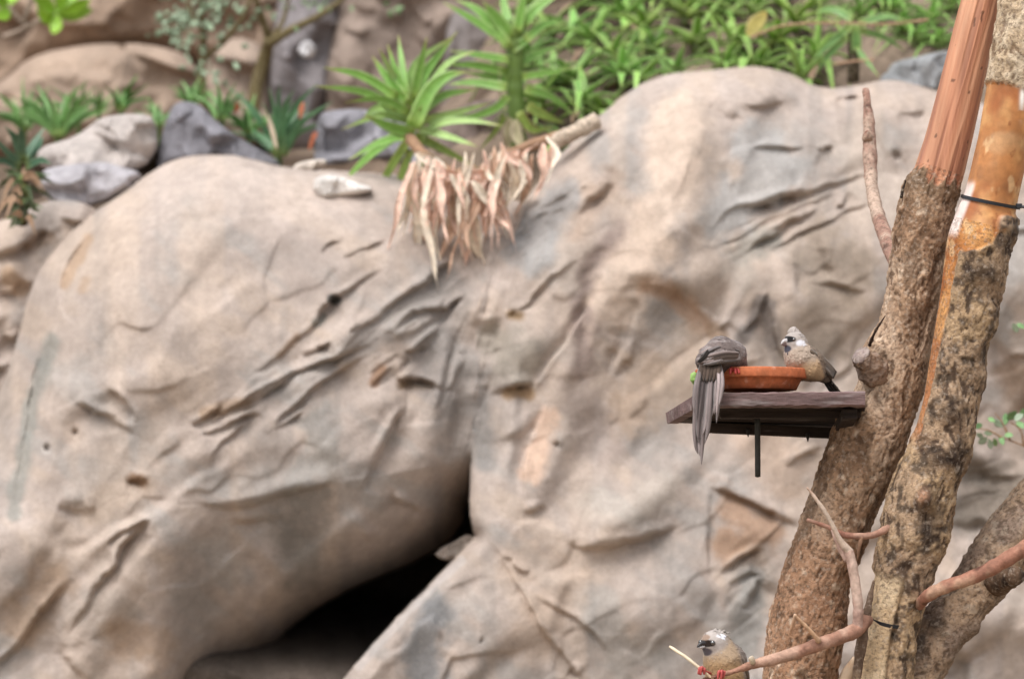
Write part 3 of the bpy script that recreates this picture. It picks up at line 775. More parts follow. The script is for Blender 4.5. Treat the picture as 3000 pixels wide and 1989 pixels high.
stone('stone', "small pale wedge stone lodged in the dark gap between the boulders", [(1274, 1625), (1290, 1605), (1330, 1585), (1378, 1562), (1392, 1585), (1370, 1610), (1335, 1640), (1295, 1640)], 6.26, .03, lin(188, 174, 162) * .7, 14, 5, 3, ((40, .012, 10, 1),), ((30, .006, 3, 0, 1),), .08)
stone('stone', "pale grey angular stone on the left above the rounded boulder", [(105, 470), (112, 432), (190, 412), (245, 385), (300, 345), (350, 336), (440, 334), (456, 370), (462, 430), (440, 470), (400, 500), (330, 510), (220, 512), (140, 500)], 6.78, .09, lin(200, 190, 184) * .74, 110, 11, tilt=0.35)
stone('stone', "low blue-grey stone lying below the pale angular stone", [(110, 560), (118, 500), (200, 482), (300, 475), (370, 490), (420, 510), (400, 545), (330, 580), (240, 610), (160, 600)], 6.68, .07, lin(184, 180, 184) * .82, 70, 13, tilt=0.35)
stone('stone', "dark grey pointed stone behind the rounded boulder", [(455, 500), (462, 440), (490, 350), (505, 310), (540, 296), (580, 302), (620, 345), (690, 400), (760, 440), (830, 478), (800, 500), (650, 505)], 6.80, .10, lin(138, 136, 142) * .76, 110, 17, tilt=0.3)
stone('stone', "dark grey stone behind the nearest aloe", [(915, 500), (925, 400), (930, 340), (960, 324), (1040, 318), (1120, 330), (1190, 360), (1260, 420), (1240, 490), (1100, 510)], 6.86, .09, lin(148, 146, 152) * .8, 100, 19, tilt=0.3)
stone('stone', "dark stone half hidden under the second aloe", [(1270, 470), (1290, 370), (1360, 300), (1480, 290), (1620, 300), (1660, 360), (1600, 440), (1450, 490)], 6.9, .09, lin(140, 124, 116) * .6, 90, 23, tilt=0.3)
stone('stone', "white quartz stone on top of the rounded boulder", [(914, 556), (922, 526), (952, 512), (1000, 516), (1042, 536), (1094, 548), (1086, 566), (1004, 578), (935, 586)], 6.335, .05, lin(226, 220, 214) * .84, 40, 29, 3, ((60, .009, 10, 1.),), ((30, .003, 3, 0, 1),), .12)
stone('stone', "flat cream stone beside the white quartz stone", [(850, 500), (870, 478), (930, 466), (960, 470), (950, 492), (900, 505)], 6.55, .03, lin(214, 202, 190) * .8, 25, 33, 3, ((50, .012, 10, 1.),), (), .1)
stone('stone', "blue-grey stone at the upper right behind the leaning trunk", [(2560, 260), (2590, 215), (2625, 180), (2700, 165), (2790, 145), (2860, 170), (2880, 240), (2800, 280), (2650, 285)], 6.75, .07, lin(168, 170, 172) * .75, 70, 37, tilt=0.3)

# rocks of the bank behind the plants (upper left)
BR = lin(182, 160, 142) * 0.72
bank = dict(step=7, R=70, T=.12, mat='rock', cat='rock', back=0.5)
stone('rock', "long rounded brown ledge rock at the upper left below the lime-green plant", [(-150, 460), (-120, 300), (20, 230), (80, 175), (170, 143), (300, 128), (430, 130), (520, 150), (570, 185), (600, 260), (620, 420), (300, 470)], 7.9, colr=BR * 1.02, seed=41, **bank)
stone('rock', "smooth brown bank rock at the top left behind the lime-green plant", [(-200, 330), (-200, -200), (500, -220), (820, -200), (840, 60), (780, 220), (560, 190), (430, 140), (250, 150), (120, 220)], 8.3, colr=lin(178, 154, 134) * .72, seed=43, feats=[F(W_, (240, 110), (360, 125), (470, 118), (560, 140)), F(W_, (-20, 220), (60, 190), (120, 150))], **bank)
stone('rock', "light tan bank rock between the two bare shrubs", [(560, 420), (580, 210), (640, 120), (740, 110), (800, 180), (830, 340), (800, 440)], 8.05, colr=lin(186, 166, 150) * .72, seed=45, **bank)
stone('rock', "dark grey bank rock behind the forked shrub", [(790, 470), (790, 260), (800, 120), (830, -100), (900, -200), (1010, -160), (1020, 60), (985, 240), (960, 360), (940, 470)], 8.0, colr=lin(150, 144, 146) * .75, seed=47, **bank)
stone('rock', "tall smooth taupe bank rock behind the nearest aloe", [(930, 480), (950, 280), (975, 60), (1000, -200), (1330, -220), (1380, 0), (1370, 200), (1340, 340), (1300, 470), (1100, 500)], 7.95, colr=lin(172, 154, 142) * .68, seed=49, **bank)
stone('rock', "small grey bank rock between the two tall aloes", [(1290, 420), (1300, 200), (1310, 60), (1340, 20), (1400, 40), (1460, 120), (1480, 300), (1440, 430)], 7.7, colr=lin(150, 142, 140) * .72, seed=51, **bank)
stone('stone', "white blob standing in for a highlight on the dark grey bank rock", [(875, 150), (885, 125), (910, 118), (928, 140), (920, 165), (895, 172)], 7.86, .03, lin(226, 224, 226) * .8, 20, 53, 4, ((40, .02, 0, 1),), (), .08)  # added lump, imitates a blurred highlight on the rock

# ------------------------------------------------------------------ leaves and plants
G1, G2, G3 = lin(120, 168, 74), lin(176, 208, 130), lin(70, 120, 48) * .85
YG, DRY, DRYP = lin(176, 186, 96) * .8, lin(206, 172, 146) * .8, lin(222, 204, 180) * .85


def leaf_mesh(c, w, side, thick=0.34, col=(G1, G2), tip=YG, prof='aloe', fold=0.28, seed=0, n=7, curl=0.0):
    """blade along centreline c; side = approximate width direction"""
    c = np.asarray(c); m = len(c)
    t = np.gradient(c, axis=0); t /= np.linalg.norm(t, axis=1)[:, None] + 1e-12
    s = side - (t @ side)[:, None] * t; s /= np.linalg.norm(s, axis=1)[:, None] + 1e-9
    nn = np.cross(t, s)
    u = np.linspace(0, 1, m)
    if prof == 'aloe': wd = w * 0.86 * (0.85 + 0.3 * np.sin(np.pi * u * 0.8)) * np.clip(1 - u, 0, 1) ** 0.72
    elif prof == 'broad': wd = w * np.sin(np.pi * np.clip(u * 0.93 + 0.05, 0, 1)) ** 0.8
    else: wd = w * (0.12 + 1.0 * np.sin(np.pi * np.clip(u, 0, 1) ** .8)) * np.clip(1 - u, 0, 1) ** 0.35
    if curl:
        a = curl * np.sin(u * 7 + seed) * u; cs, sn = np.cos(a)[:, None], np.sin(a)[:, None]
        s, nn = s * cs + nn * sn, nn * cs - s * sn
    wd = np.maximum(wd, 0.0006)
    k = np.linspace(-1, 1, n)
    topz = fold * (k ** 2) ; botz = fold * k ** 2 - thick * (1 - k ** 2)
    top = c[:, None] + wd[:, None, None] * (k[None, :, None] * s[:, None] + topz[None, :, None] * nn[:, None])
    bk = k[1:-1][::-1]; bz = botz[1:-1][::-1]
    bot = c[:, None] + wd[:, None, None] * (bk[None, :, None] * s[:, None] + bz[None, :, None] * nn[:, None])
    ring = np.concatenate([top, bot], 1); nc = ring.shape[1]
    v = ring.reshape(-1, 3); f = [tuple(x) for x in grid_faces(m, nc)]
    f.append(tuple(range(nc))[::-1]); f.append(tuple((m - 1) * nc + i for i in range(nc)))
    uu = np.repeat(u, nc); kk = np.tile(np.concatenate([np.abs(k), np.abs(bk)]), m)
    cc = blend(np.tile(col[0], (len(v), 1)), 0.8 * kk ** 3 + 0 * uu, col[1])
    cc = blend(cc, sstep(0.72, 1.0, uu) * 0.7, tip)
    if prof == 'aloe': cc = blend(cc, sstep(0.22, 0.0, uu) * 0.5, YG)
    return v, f, cc


def px_leaf(pts, d, w_px, rng, spread=0.05, **kw):
    """pts: photo px of base, mids, tip; depths vary gently along the leaf"""
    k = len(pts); dt = rng.uniform(-spread, spread)
    ds = [d + dt * (i / (k - 1)) ** 1.3 for i in range(k)]
    c = spline(np.array([P(p[0], p[1], q) for p, q in zip(pts, ds)]), 14)
    t = c[-1] - c[0]
    sd = np.cross(t, FWD); sd /= np.linalg.norm(sd) + 1e-9
    sd = sd + FWD * rng.uniform(-0.5, 0.5)
    if np.cross(t, sd).dot(FWD) > 0: sd = -sd
    return leaf_mesh(c, w_px * 0.5 * K * d, sd, **kw)


rng = random.Random(5)
# nearest aloe
DA = 6.46
a1 = thing('aloe_plant', P(1215, 470, DA), "nearest large aloe rosette with dry leaves hanging down the boulder", "aloe")
A1 = [([(1165, 285), (1060, 222), (949, 199)], 40, 0), ([(1165, 315), (1060, 268), (918, 252)], 38, 0), ([(1195, 305), (1140, 235), (1090, 165)], 44, 0), ([(1190, 285), (1145, 210), (1110, 142)], 34, 1), ([(1188, 275), (1178, 190), (1167, 105)], 30, 0),
      ([(1200, 310), (1245, 215), (1340, 92)], 52, 0), ([(1190, 270), (1225, 180), (1330, 105)], 36, 1), ([(1210, 375), (1258, 270), (1310, 225), (1370, 210)], 62, 0), ([(1210, 345), (1130, 318), (1090, 325), (1060, 352)], 40, 1), ([(1215, 392), (1140, 370), (1072, 340)], 52, 0),
      ([(1180, 385), (1085, 455), (995, 545)], 40, 0), ([(1195, 415), (1130, 520), (1068, 660)], 36, 2), ([(1205, 440), (1170, 540), (1145, 665)], 32, 2), ([(1235, 405), (1290, 362), (1380, 355), (1475, 370)], 36, 1), ([(1235, 355), (1340, 330), (1440, 300)], 34, 1),
      ([(1215, 400), (1300, 440), (1402, 495)], 38, 2), ([(1240, 290), (1310, 190), (1390, 150)], 34, 1), ([(1215, 430), (1260, 520), (1290, 560)], 30, 2), ([(1200, 330), (1120, 290), (1010, 300)], 34, 0), ([(1200, 300), (1165, 220), (1135, 130)], 34, 0), ([(1230, 330), (1300, 280), (1400, 262)], 38, 0), ([(1210, 290), (1230, 200), (1250, 110)], 40, 0), ([(1190, 400), (1110, 420), (1020, 470)], 34, 0), ([(1195, 350), (1110, 340), (1000, 380)], 32, 1), ([(1230, 380), (1310, 400), (1400, 430)], 34, 1)]
for pts, w, kind in A1:
    cl = [(G1, G2), (G2, lin(165, 200, 130) * .8), (lin(140, 168, 76) * .8, YG)][kind]
    v, f, c = px_leaf(pts, DA - (0.03 if kind == 0 else 0.0), w * 1.08, rng, 0.07, col=cl, tip=lin(190, 170, 110) * .8 if kind != 2 else lin(205, 180, 100) * .8)
    obj('leaf', v, f, M['leaf'], a1, c)
dead1 = [([(1215, 470), (1165, 620), (1130, 758)], 22), ([(1235, 480), (1190, 600), (1158, 710)], 26), ([(1240, 500), (1232, 650), (1250, 797)], 34), ([(1300, 520), (1342, 620), (1295, 750), (1235, 848)], 36), ([(1360, 560), (1392, 690), (1422, 780), (1415, 858)], 46),
         ([(1420, 560), (1470, 640), (1494, 692)], 26), ([(1382, 530), (1436, 594), (1489, 700)], 30), ([(1592, 420), (1586, 513), (1565, 590)], 34), ([(1540, 440), (1520, 540), (1490, 600)], 36), ([(1215, 450), (1290, 500), (1340, 560)], 40),
         ([(1280, 500), (1300, 620), (1310, 720)], 30), ([(1330, 540), (1320, 640), (1275, 850)], 24), ([(1470, 480), (1440, 600), (1440, 740)], 28), ([(1500, 470), (1530, 560), (1500, 650)], 26), ([(1400, 540), (1410, 640), (1440, 720)], 30), ([(1560, 450), (1540, 560), (1510, 650)], 22), ([(1620, 420), (1600, 500), (1580, 560)], 24), ([(1260, 480), (1262, 600), (1270, 700)], 24), ([(1350, 520), (1300, 600), (1210, 640)], 18), ([(1230, 460), (1205, 560), (1180, 700)], 24), ([(1440, 500), (1455, 610), (1475, 690)], 24), ([(1400, 520), (1370, 620), (1345, 700)], 28), ([(1320, 510), (1365, 600), (1380, 700)], 30), ([(1460, 470), (1500, 530), (1480, 620)], 34), ([(1520, 440), (1470, 500), (1420, 600)], 34), ([(1270, 470), (1330, 520), (1400, 540)], 34), ([(1300, 490), (1270, 560), (1225, 650)], 26), ([(1480, 450), (1540, 500), (1560, 560)], 30), ([(1600, 400), (1630, 460), (1600, 540)], 26), ([(1350, 520), (1430, 500), (1500, 440)], 30), ([(1420, 500), (1500, 470), (1580, 420)], 28)]
for _k in range(16):          # thinner wisps between the broad ones
    bx = rng.uniform(1215, 1600); by = 470 + 60 * math.sin((bx - 1215) / 385 * math.pi) - (bx - 1215) * .12; ll = rng.uniform(120, 300) * (1 - .5 * (bx - 1215) / 385); sw = rng.uniform(-70, 50)
    dead1.append(([(bx, by), (bx + sw * .2 + rng.uniform(-25, 25), by + ll * .45), (bx + sw + rng.uniform(-10, 10), by + ll)], rng.uniform(10, 20)))
for _k in range(30):          # full skirt right below the rosette
    bx = rng.uniform(1200, 1500); by = rng.uniform(445, 505) - max(0, bx - 1400) * .4; ll = rng.uniform(180, 400) * (1 - .4 * max(0, bx - 1350) / 150); sw = rng.uniform(-80, 60)
    if by + ll > 850: ll = 850 - by
    dead1.append(([(bx, by), (bx + sw * .1 + rng.uniform(-30, 30), by + ll * .4), (bx + sw * .6 + rng.uniform(-25, 25), by + ll * .75), (bx + sw, by + ll)], rng.uniform(15, 30)))
for i, (pts, w) in enumerate(dead1):
    pk = rng.random()
    cl = lin(246, 216, 198) if pk < .45 else (lin(244, 232, 214) if pk < .8 else lin(214, 182, 158))
    v, f, c = px_leaf(pts, 6.28 - 0.06 * rng.random(), w * 1.12, rng, 0.05, col=(cl, cl * 1.12), tip=cl * 0.8, thick=0.05, prof='dead', fold=0.6, seed=i, curl=1.9)
    c = c * 0.9 + cl * 0.1
    obj('dry_leaf', v, f, M['dead'], a1, c)
c = spline(np.array([P(1195, 400, 6.44), P(1260, 470, 6.36), P(1370, 520, 6.33), P(1470, 460, 6.36), P(1560, 425, 6.38), P(1650, 395, 6.38)]), 40)
v, f = tube(c, 0.010 * (1 + 0.15 * vnoise(np.arange(40) * .6, 0, 0, 3)), 12)
obj('stem', v, f, M['twig'], a1, np.tile(lin(176, 140, 112) * .7, (len(v), 1)))
# pale log that lies against the right rock
c = spline(np.array([P(1628, 415, 6.36), P(1690, 385, 6.34), P(1752, 352, 6.34)]), 30)
v, f = tube(c, 0.0155 * (1 + 0.12 * vnoise(np.arange(30) * .5, 0, 0, 8)), 14)
o = obj('log', v, f, M['bark'], None, np.tile(lin(222, 204, 184) * .8, (len(v), 1)))
tag(o, "short pale dry log lying on the rock beside the hanging dry leaves", "log")

# second aloe
DB = 6.72
a2 = thing('aloe_plant', P(1510, 420, DB), "tall second aloe with a thick green stem behind the nearest aloe", "aloe")
A2 = [([(1492, 140), (1410, 40), (1335, 0)], 42, 0), ([(1485, 125), (1390, 62), (1298, 8)], 40, 1), ([(1497, 115), (1455, 55), (1415, 5)], 56, 1), ([(1517, 95), (1528, 30), (1545, -40)], 44, 0), ([(1540, 118), (1597, 72), (1660, 68)], 36, 1),
      ([(1530, 75), (1575, 25), (1640, -15)], 46, 1), ([(1500, 148), (1555, 110), (1590, 75)], 34, 0), ([(1492, 178), (1410, 164), (1318, 150)], 34, 0), ([(1485, 212), (1390, 192), (1305, 190)], 36, 1), ([(1485, 258), (1390, 243), (1312, 248)], 34, 1),
      ([(1487, 282), (1450, 318), (1370, 345), (1320, 330)], 34, 1), ([(1527, 192), (1570, 160), (1665, 128)], 36, 0), ([(1540, 262), (1615, 285), (1690, 345)], 34, 1), ([(1545, 312), (1597, 340), (1655, 362)], 38, 2), ([(1480, 340), (1450, 385), (1405, 440)], 24, 2),
      ([(1505, 100), (1480, 30), (1470, -50)], 40, 0), ([(1530, 225), (1600, 215), (1680, 200)], 30, 1), ([(1495, 235), (1440, 225), (1350, 210)], 30, 0), ([(1520, 330), (1560, 380), (1620, 372)], 32, 2), ([(1520, 60), (1600, 0), (1660, -40)], 40, 0)]
for pts, w, kind in A2:
    cl = [(G1 * .9, G2), (G1, G2), (lin(140, 168, 76) * .8, YG)][kind]
    v, f, c = px_leaf(pts, DB - rng.uniform(0, .05), w * 1.08, rng, 0.09, col=cl, tip=lin(196, 196, 130) * .8)
    obj('leaf', v, f, M['leaf'], a2, c)
for pts, w in [([(1495, 345), (1490, 400), (1480, 440)], 40), ([(1530, 345), (1555, 375), (1572, 400)], 44), ([(1510, 350), (1520, 410), (1540, 450)], 40), ([(1488, 320), (1470, 300), (1462, 200)], 14)]:
    v, f, c = px_leaf(pts, DB - .03, w, rng, 0.04, col=(lin(206, 198, 160) * .8, DRYP), tip=DRYP, thick=0.06, prof='dead', fold=0.5, curl=0.6)
    obj('dry_leaf', v, f, M['dead'], a2, c)
c = spline(np.array([P(1512, 60, DB), P(1508, 200, DB), P(1512, 320, DB), P(1520, 440, DB)]), 30)
v, f = tube(c, 0.017 * (1 + 0.1 * vnoise(np.arange(30) * .8, 0, 0, 5)), 12)
obj('stem', v, f, M['leaf'], a2, np.tile(lin(120, 150, 70) * .7, (len(v), 1)))


def rosette(px, py, d, ln_px, w_px, n, seed, label, lean=(0, 0), cols=(G1, G2), tip=YG, name='aloe_plant', cat='aloe', group=None, up=0.55, droop=0.5, stem_px=60, dry=1, fan=1.0):
    r = random.Random(seed); b = P(px, py, d)
    root = thing(name, b - np.array((0, 0, stem_px * K * d)), label, cat, group)
    ln = ln_px * K * d; w = w_px * 0.5 * K * d
    for i in range(n):
        az = i * 2.39996 + r.uniform(-.3, .3); lev = i / n
        el = (up + 0.9 * (1 - lev) ** 1.4) * r.uniform(.75, 1.15) - 0.15
        dv = np.array((math.cos(az) * math.cos(el) * fan + lean[0], math.sin(az) * math.cos(el), math.sin(el) + lean[1])); dv /= np.linalg.norm(dv)
        L_ = ln * r.uniform(.7, 1.1) * (0.75 + 0.35 * lev)
        st = b + np.array((0, 0, -lev * stem_px * K * d * 0.8))
        m = st + dv * L_ * 0.5; e = st + dv * L_ * 0.97 + np.array((0, 0, -L_ * droop * r.uniform(.2, 1) * (0.3 + lev)))
        c = spline(np.array([st, m, e]), 10)
        sd = np.cross(dv, (0, 0, 1)); sd = sd / (np.linalg.norm(sd) + 1e-9)
        if np.cross(dv, sd)[2] < 0: sd = -sd
        k = r.uniform(.72, 1.15)
        v, f, cc = leaf_mesh(c, w * r.uniform(.8, 1.15), sd, col=(cols[0] * k, cols[1] * k), tip=tip, n=5)
        obj('leaf', v, f, M['leaf'], root, cc)
    for i in range(dry):
        az = r.uniform(0, 6.28); dv = np.array((math.cos(az), math.sin(az), -.4))
        st = b + np.array((0, 0, -stem_px * K * d * 0.8)); c = spline(np.array([st, st + dv * ln * .3, st + dv * ln * .45 + np.array((0, 0, -ln * .2))]), 8)
        v, f, cc = leaf_mesh(c, w * .9, np.cross(dv, (0, 0, 1)), thick=.06, col=(DRY * .9, DRYP), tip=DRY, prof='dead', n=5, curl=.7)
        obj('dry_leaf', v, f, M['dead'], root, cc)
    c = np.linspace(b, b - np.array((0, 0, stem_px * K * d * 1.25)), 6)
    v, f = tube(c, w * 0.75, 8, ref=(0, -1, 0.1))
    obj('stem', v, f, M['leaf'], root, np.tile(lin(126, 140, 80) * .6, (len(v), 1)))
    return root


# mass of creeping aloes along the top right
GRP = "creeping aloes crowding the bank behind the right rock"
r_ = random.Random(77)
topx = [1600, 1690, 1753, 1867, 1936, 2017, 2131, 2292, 2384, 2476, 2590, 2800]; topy = [480, 400, 343, 252, 223, 209, 199, 206, 252, 258, 234, 250]
n_al = 0
ORD = ['first', 'second', 'third', 'fourth', 'fifth', 'sixth', 'seventh', 'eighth', 'ninth', 'tenth', 'eleventh', 'twelfth']
for row in range(7):
    n_row = 0
    for x in range(1560, 2440, 110):
        xx = x + (row % 2) * 46 + r_.uniform(-22, 22); ty_ = float(np.interp(xx, topx, topy))
        yy = ty_ - 26 - row * 74 + r_.uniform(-16, 16)
        if yy < -60: continue
        if xx < 1640 and yy > 300: continue
        d = soil_d(xx, yy + 45) - r_.uniform(0, .06)
        rosette(xx, yy, d, r_.uniform(170, 255), r_.uniform(34, 46), 12, 100 + n_al, ORD[n_row] + " creeping aloe from the left in the " + ("front" if row == 0 else ORD[row]) + " row behind the right rock", lean=(r_.uniform(-.45, .45), -.15), group=GRP, up=0.2, droop=0.7, stem_px=38, dry=2 if n_al % 2 == 0 else 1, cols=tuple(q * r_.uniform(.95, 1.3) * np.array((r_.uniform(.95, 1.3), 1, r_.uniform(.9, 1.3))) for q in (G1, G2)))
        n_al += 1; n_row += 1
for x, y, d, L_ in [(2520, 30, 7.25, 150), (2610, 15, 7.4, 160), (2680, 95, 7.1, 130), (2730, 40, 7.3, 140), (2790, 0, 7.4, 150), (2640, 60, 7.25, 120), (2750, 110, 7.0, 110), (2560, -10, 7.5, 150)]:
    d = soil_d(x, y + 45)
    rosette(x, y, d, L_ * 1.2, 24, 15, 200 + x, ORD[sorted([2520, 2610, 2680, 2730, 2790, 2640, 2750, 2560]).index(x)] + " creeping aloe from the left on the soil beside the reddish trunk top", lean=(rng.uniform(-.35, .35), -.12), group="creeping aloes by the reddish trunk top", up=0.15, droop=0.75, stem_px=40, dry=1, cols=(G1 * 1.2, G2 * 1.15))
# single long pale leaf that hangs down at the right
hl = thing('aloe_plant', P(2500, 130, 6.75), "aloe with one long pale leaf hanging over the dark hollow", "aloe")
for pts, w in [([(2505, 70), (2508, 160), (2485, 262)], 44), ([(2490, 80), (2430, 130), (2370, 190)], 34), ([(2500, 60), (2440, 30), (2380, 40)], 32), ([(2515, 70), (2590, 50), (2660, 60)], 30), ([(2520, 90), (2590, 110), (2650, 150)], 28), ([(2510, 140), (2540, 180), (2575, 225)], 20), ([(2480, 110), (2420, 170), (2390, 220)], 30)]:
    v, f, c = px_leaf(pts, 6.72, w, rng, 0.06, col=(lin(118, 166, 92) * .8, G2)); obj('leaf', v, f, M['leaf'], hl, c)
v, f = tube(np.linspace(P(2502, 60, 6.74), P(2500, 240, 6.74), 8), .012, 8)
obj('stem', v, f, M['bark'], hl, np.tile(lin(90, 80, 60) * .5, (len(v), 1)))
# yellow leaf, dry grass stalks
v, f, c = px_leaf([(2190, 105), (2215, 70), (2245, 35)], 6.78, 52, rng, .02, col=(lin(244, 232, 150) * .9, lin(250, 240, 180) * .9), tip=lin(240, 220, 130), prof='broad', thick=.08, fold=.15)
tag(obj('fallen_leaf', v, f, M['dead'], None, c), "broad pale yellow leaf among the green aloes", "leaf")
for i, pts in enumerate([[(2200, 110), (2300, 75), (2450, 68), (2600, 72), (2720, 58)], [(2440, 190), (2500, 180), (2560, 176)]]):
    c = spline(np.array([P(x, y, 6.70) for x, y in pts]), 24); v, f = tube(c, .0022, 6)
    tag(obj('dry_stalk', v, f, M['dead'], None, np.tile(lin(206, 170, 140) * .8, (len(v), 1))), ["long thin dry stalk lying across the aloes at the upper right", "short dry stalk over the dark hollow at the upper right"][i], "stalk")

# left plants
def tuft(px, py, d, n, ln, w, seed, label, cols=(G1, G2), group=None):
    r = random.Random(seed); root = thing('aloe_plant', P(px, py, d), label, 'aloe', group)
    w = w * .72
    for i in range(int(n * 1.6)):
        a = r.uniform(-1.1, 1.1); L_ = 1.1 * ln * r.uniform(.6, 1.1)
        tipx = px + math.sin(a) * L_ + r.uniform(-10, 10); tipy = py - math.cos(a) * L_ * r.uniform(.8, 1.05)
        mx = px + math.sin(a) * L_ * .45; my = py - math.cos(a) * L_ * .6
        k = r.uniform(.75, 1.15)
        v, f, c = px_leaf([(px + r.uniform(-15, 15), py), (mx, my), (tipx, tipy)], d + r.uniform(-.05, .05), w * r.uniform(.8, 1.2), r, .1, col=(cols[0] * k, cols[1] * k), tip=cols[1]); obj('leaf', v, f, M['leaf'], root, c)
    v, f = tube(np.linspace(P(px, py - 10, d), P(px, py + 60, d), 5), w * .5 * K * d, 8); obj('stem', v, f, M['leaf'], root, np.tile(lin(120, 140, 80) * .6, (len(v), 1)))
    return root


GL = (lin(106, 156, 80) * .9, lin(156, 192, 126) * .9)
tuft(170, 400, 7.1, 16, 170, 28, 1, "leafy green aloe tuft at the left behind the pale angular stone", GL)
tuft(70, 380, 7.2, 14, 130, 26, 2, "green aloe tuft at the left edge above the blue-green aloe", GL)
tuft(230, 350, 7.3, 10, 110, 22, 9, "smaller green aloe tuft right above the pale angular stone", GL)
tuft(355, 322, 7.2, 10, 90, 22, 3, "dark little aloe tuft above the pale angular stone's flat top", (G3, G1))
tuft(290, 330, 7.4, 7, 70, 18, 13, "faint little aloe tuft under the brown ledge rock", GL)
tuft(465, 370, 7.2, 10, 90, 20, 4, "light green tuft in the notch between pale and dark stones", GL)
tuft(560, 310, 7.3, 10, 80, 20, 5, "small green tuft just above the dark pointed stone", GL)
tuft(650, 350, 7.1, 12, 100, 22, 6, "green tuft behind the slope of the dark pointed stone", GL)
tuft(730, 390, 7.0, 10, 100, 26, 7, "green tuft with broad leaves right of the dark pointed stone", GL)
t8 = tuft(815, 455, 6.9, 13, 210, 36, 8, "upright blue-green aloe with orange tips between the two dark stones", (lin(86, 138, 88) * .75, lin(136, 176, 130) * .8))
for pts in ([(905, 440), (920, 400), (930, 388)], [(878, 350), (884, 320), (888, 300)], [(690, 330), (695, 310), (690, 300)]):
    v, f, c = px_leaf(pts, 6.88, 15, rng, .02, col=(lin(214, 128, 92) * .8, lin(224, 156, 130) * .8), tip=lin(216, 130, 104) * .8, prof='broad'); obj('dry_leaf', v, f, M['dead'], t8, c)
v, f, c = px_leaf([(812, 440), (795, 370), (775, 320)], 6.80, 18, rng, .02, col=(DRYP, DRYP), tip=DRY, prof='dead', thick=.06); obj('dry_leaf', v, f, M['dead'], t8, c)

bg_ = (lin(84, 124, 96) * .75, lin(140, 170, 140) * .8)
ag = thing('aloe_plant', P(65, 640, 6.5), "blue-green spiky aloe at the left edge growing from a dark stump of old leaves", "aloe")
for i, pts in enumerate([[(65, 470), (45, 410), (15, 370)], [(70, 470), (100, 420), (130, 375)], [(60, 465), (55, 410), (30, 380)], [(70, 475), (110, 430), (125, 400)], [(60, 480), (25, 450), (-20, 400)], [(65, 470), (62, 400), (60, 370)], [(60, 490), (10, 470), (-30, 480)], [(75, 490), (120, 470), (150, 480)], [(70, 520), (120, 520), (160, 540)], [(60, 520), (20, 530), (-10, 560)], [(70, 550), (120, 560), (165, 590)], [(60, 550), (25, 580), (5, 620)], [(65, 560), (50, 610), (40, 660)], [(72, 560), (100, 610), (120, 620)], [(66, 540), (70, 600), (72, 655)]]):
    g = bg_ if i < 8 else (lin(84, 96, 56) * .55, lin(130, 130, 90) * .6)
    v, f, c = px_leaf(pts, 6.46, 34 if i < 8 else 26, rng, .08, col=g, tip=g[1]); obj('leaf', v, f, M['leaf'], ag, c)
for i in range(26):
    yy = 500 + 150 * rng.random(); sx_ = rng.choice((-1, 1)) * rng.uniform(.4, 1); ll = rng.uniform(45, 95); k = rng.uniform(.6, 1.2)
    dk = rng.random() < .35; g = (lin(206, 170, 140) * .7, lin(220, 190, 160) * .75) if dk else (lin(92, 118, 70) * .7 * k, lin(140, 160, 110) * .75 * k)
    v, f, c = px_leaf([(66, yy), (66 + sx_ * ll * .5, yy - rng.uniform(-5, 25)), (66 + sx_ * ll, yy + rng.uniform(-25, 45))], 6.44 + rng.uniform(-.03, .03), 22, rng, .06, col=g, tip=g[1], prof='dead' if dk else 'aloe', thick=.1); obj('dry_leaf' if dk else 'leaf', v, f, M['dead' if dk else 'leaf'], ag, c)
v, f = tube(np.linspace(P(66, 460, 6.5), P(66, 660, 6.5), 10), .011, 10); obj('stem', v, f, M['bark'], ag, np.tile(lin(96, 84, 60) * .5, (len(v), 1)))

# lime-green broad-leaf plant, top left
lp = thing('leafy_plant', P(150, 130, 7.6), "bright lime-green broad-leaved plant at the top left", "plant")
LIME = (lin(150, 200, 50) * .85, lin(180, 220, 90) * .85)
for pts, w in [([(160, 40), (130, 10), (95, -20)], 44), ([(165, 45), (215, 38), (270, 30)], 50), ([(165, 40), (200, 5), (230, -40)], 48), ([(165, 45), (165, 80), (158, 100)], 40), ([(160, 42), (140, 55), (110, 20)], 40), ([(170, 30), (180, -10), (170, -60)], 46), ([(20, 20), (0, 0), (-30, -10)], 44), ([(25, 25), (10, 45), (-20, 50)], 40), ([(30, 15), (40, -10), (30, -40)], 40), ([(175, 45), (225, 20), (265, 0)], 40)]:
    v, f, c = px_leaf(pts, 7.55, w, rng, .06, col=LIME, tip=LIME[1], prof='broad', thick=.06, fold=.2); obj('leaf', v, f, M['leaf'], lp, c)
for pts in ([(165, 45), (120, 60), (60, 90), (10, 110)], [(70, 60), (85, 20), (95, -20)], [(25, 20), (50, 50), (80, 80)]):
    v, f = tube(spline(np.array([P(x, y, 7.6) for x, y in pts]), 12), .006, 7); obj('stem', v, f, M['bark'], lp, np.tile(lin(196, 176, 160) * .7, (len(v), 1)))


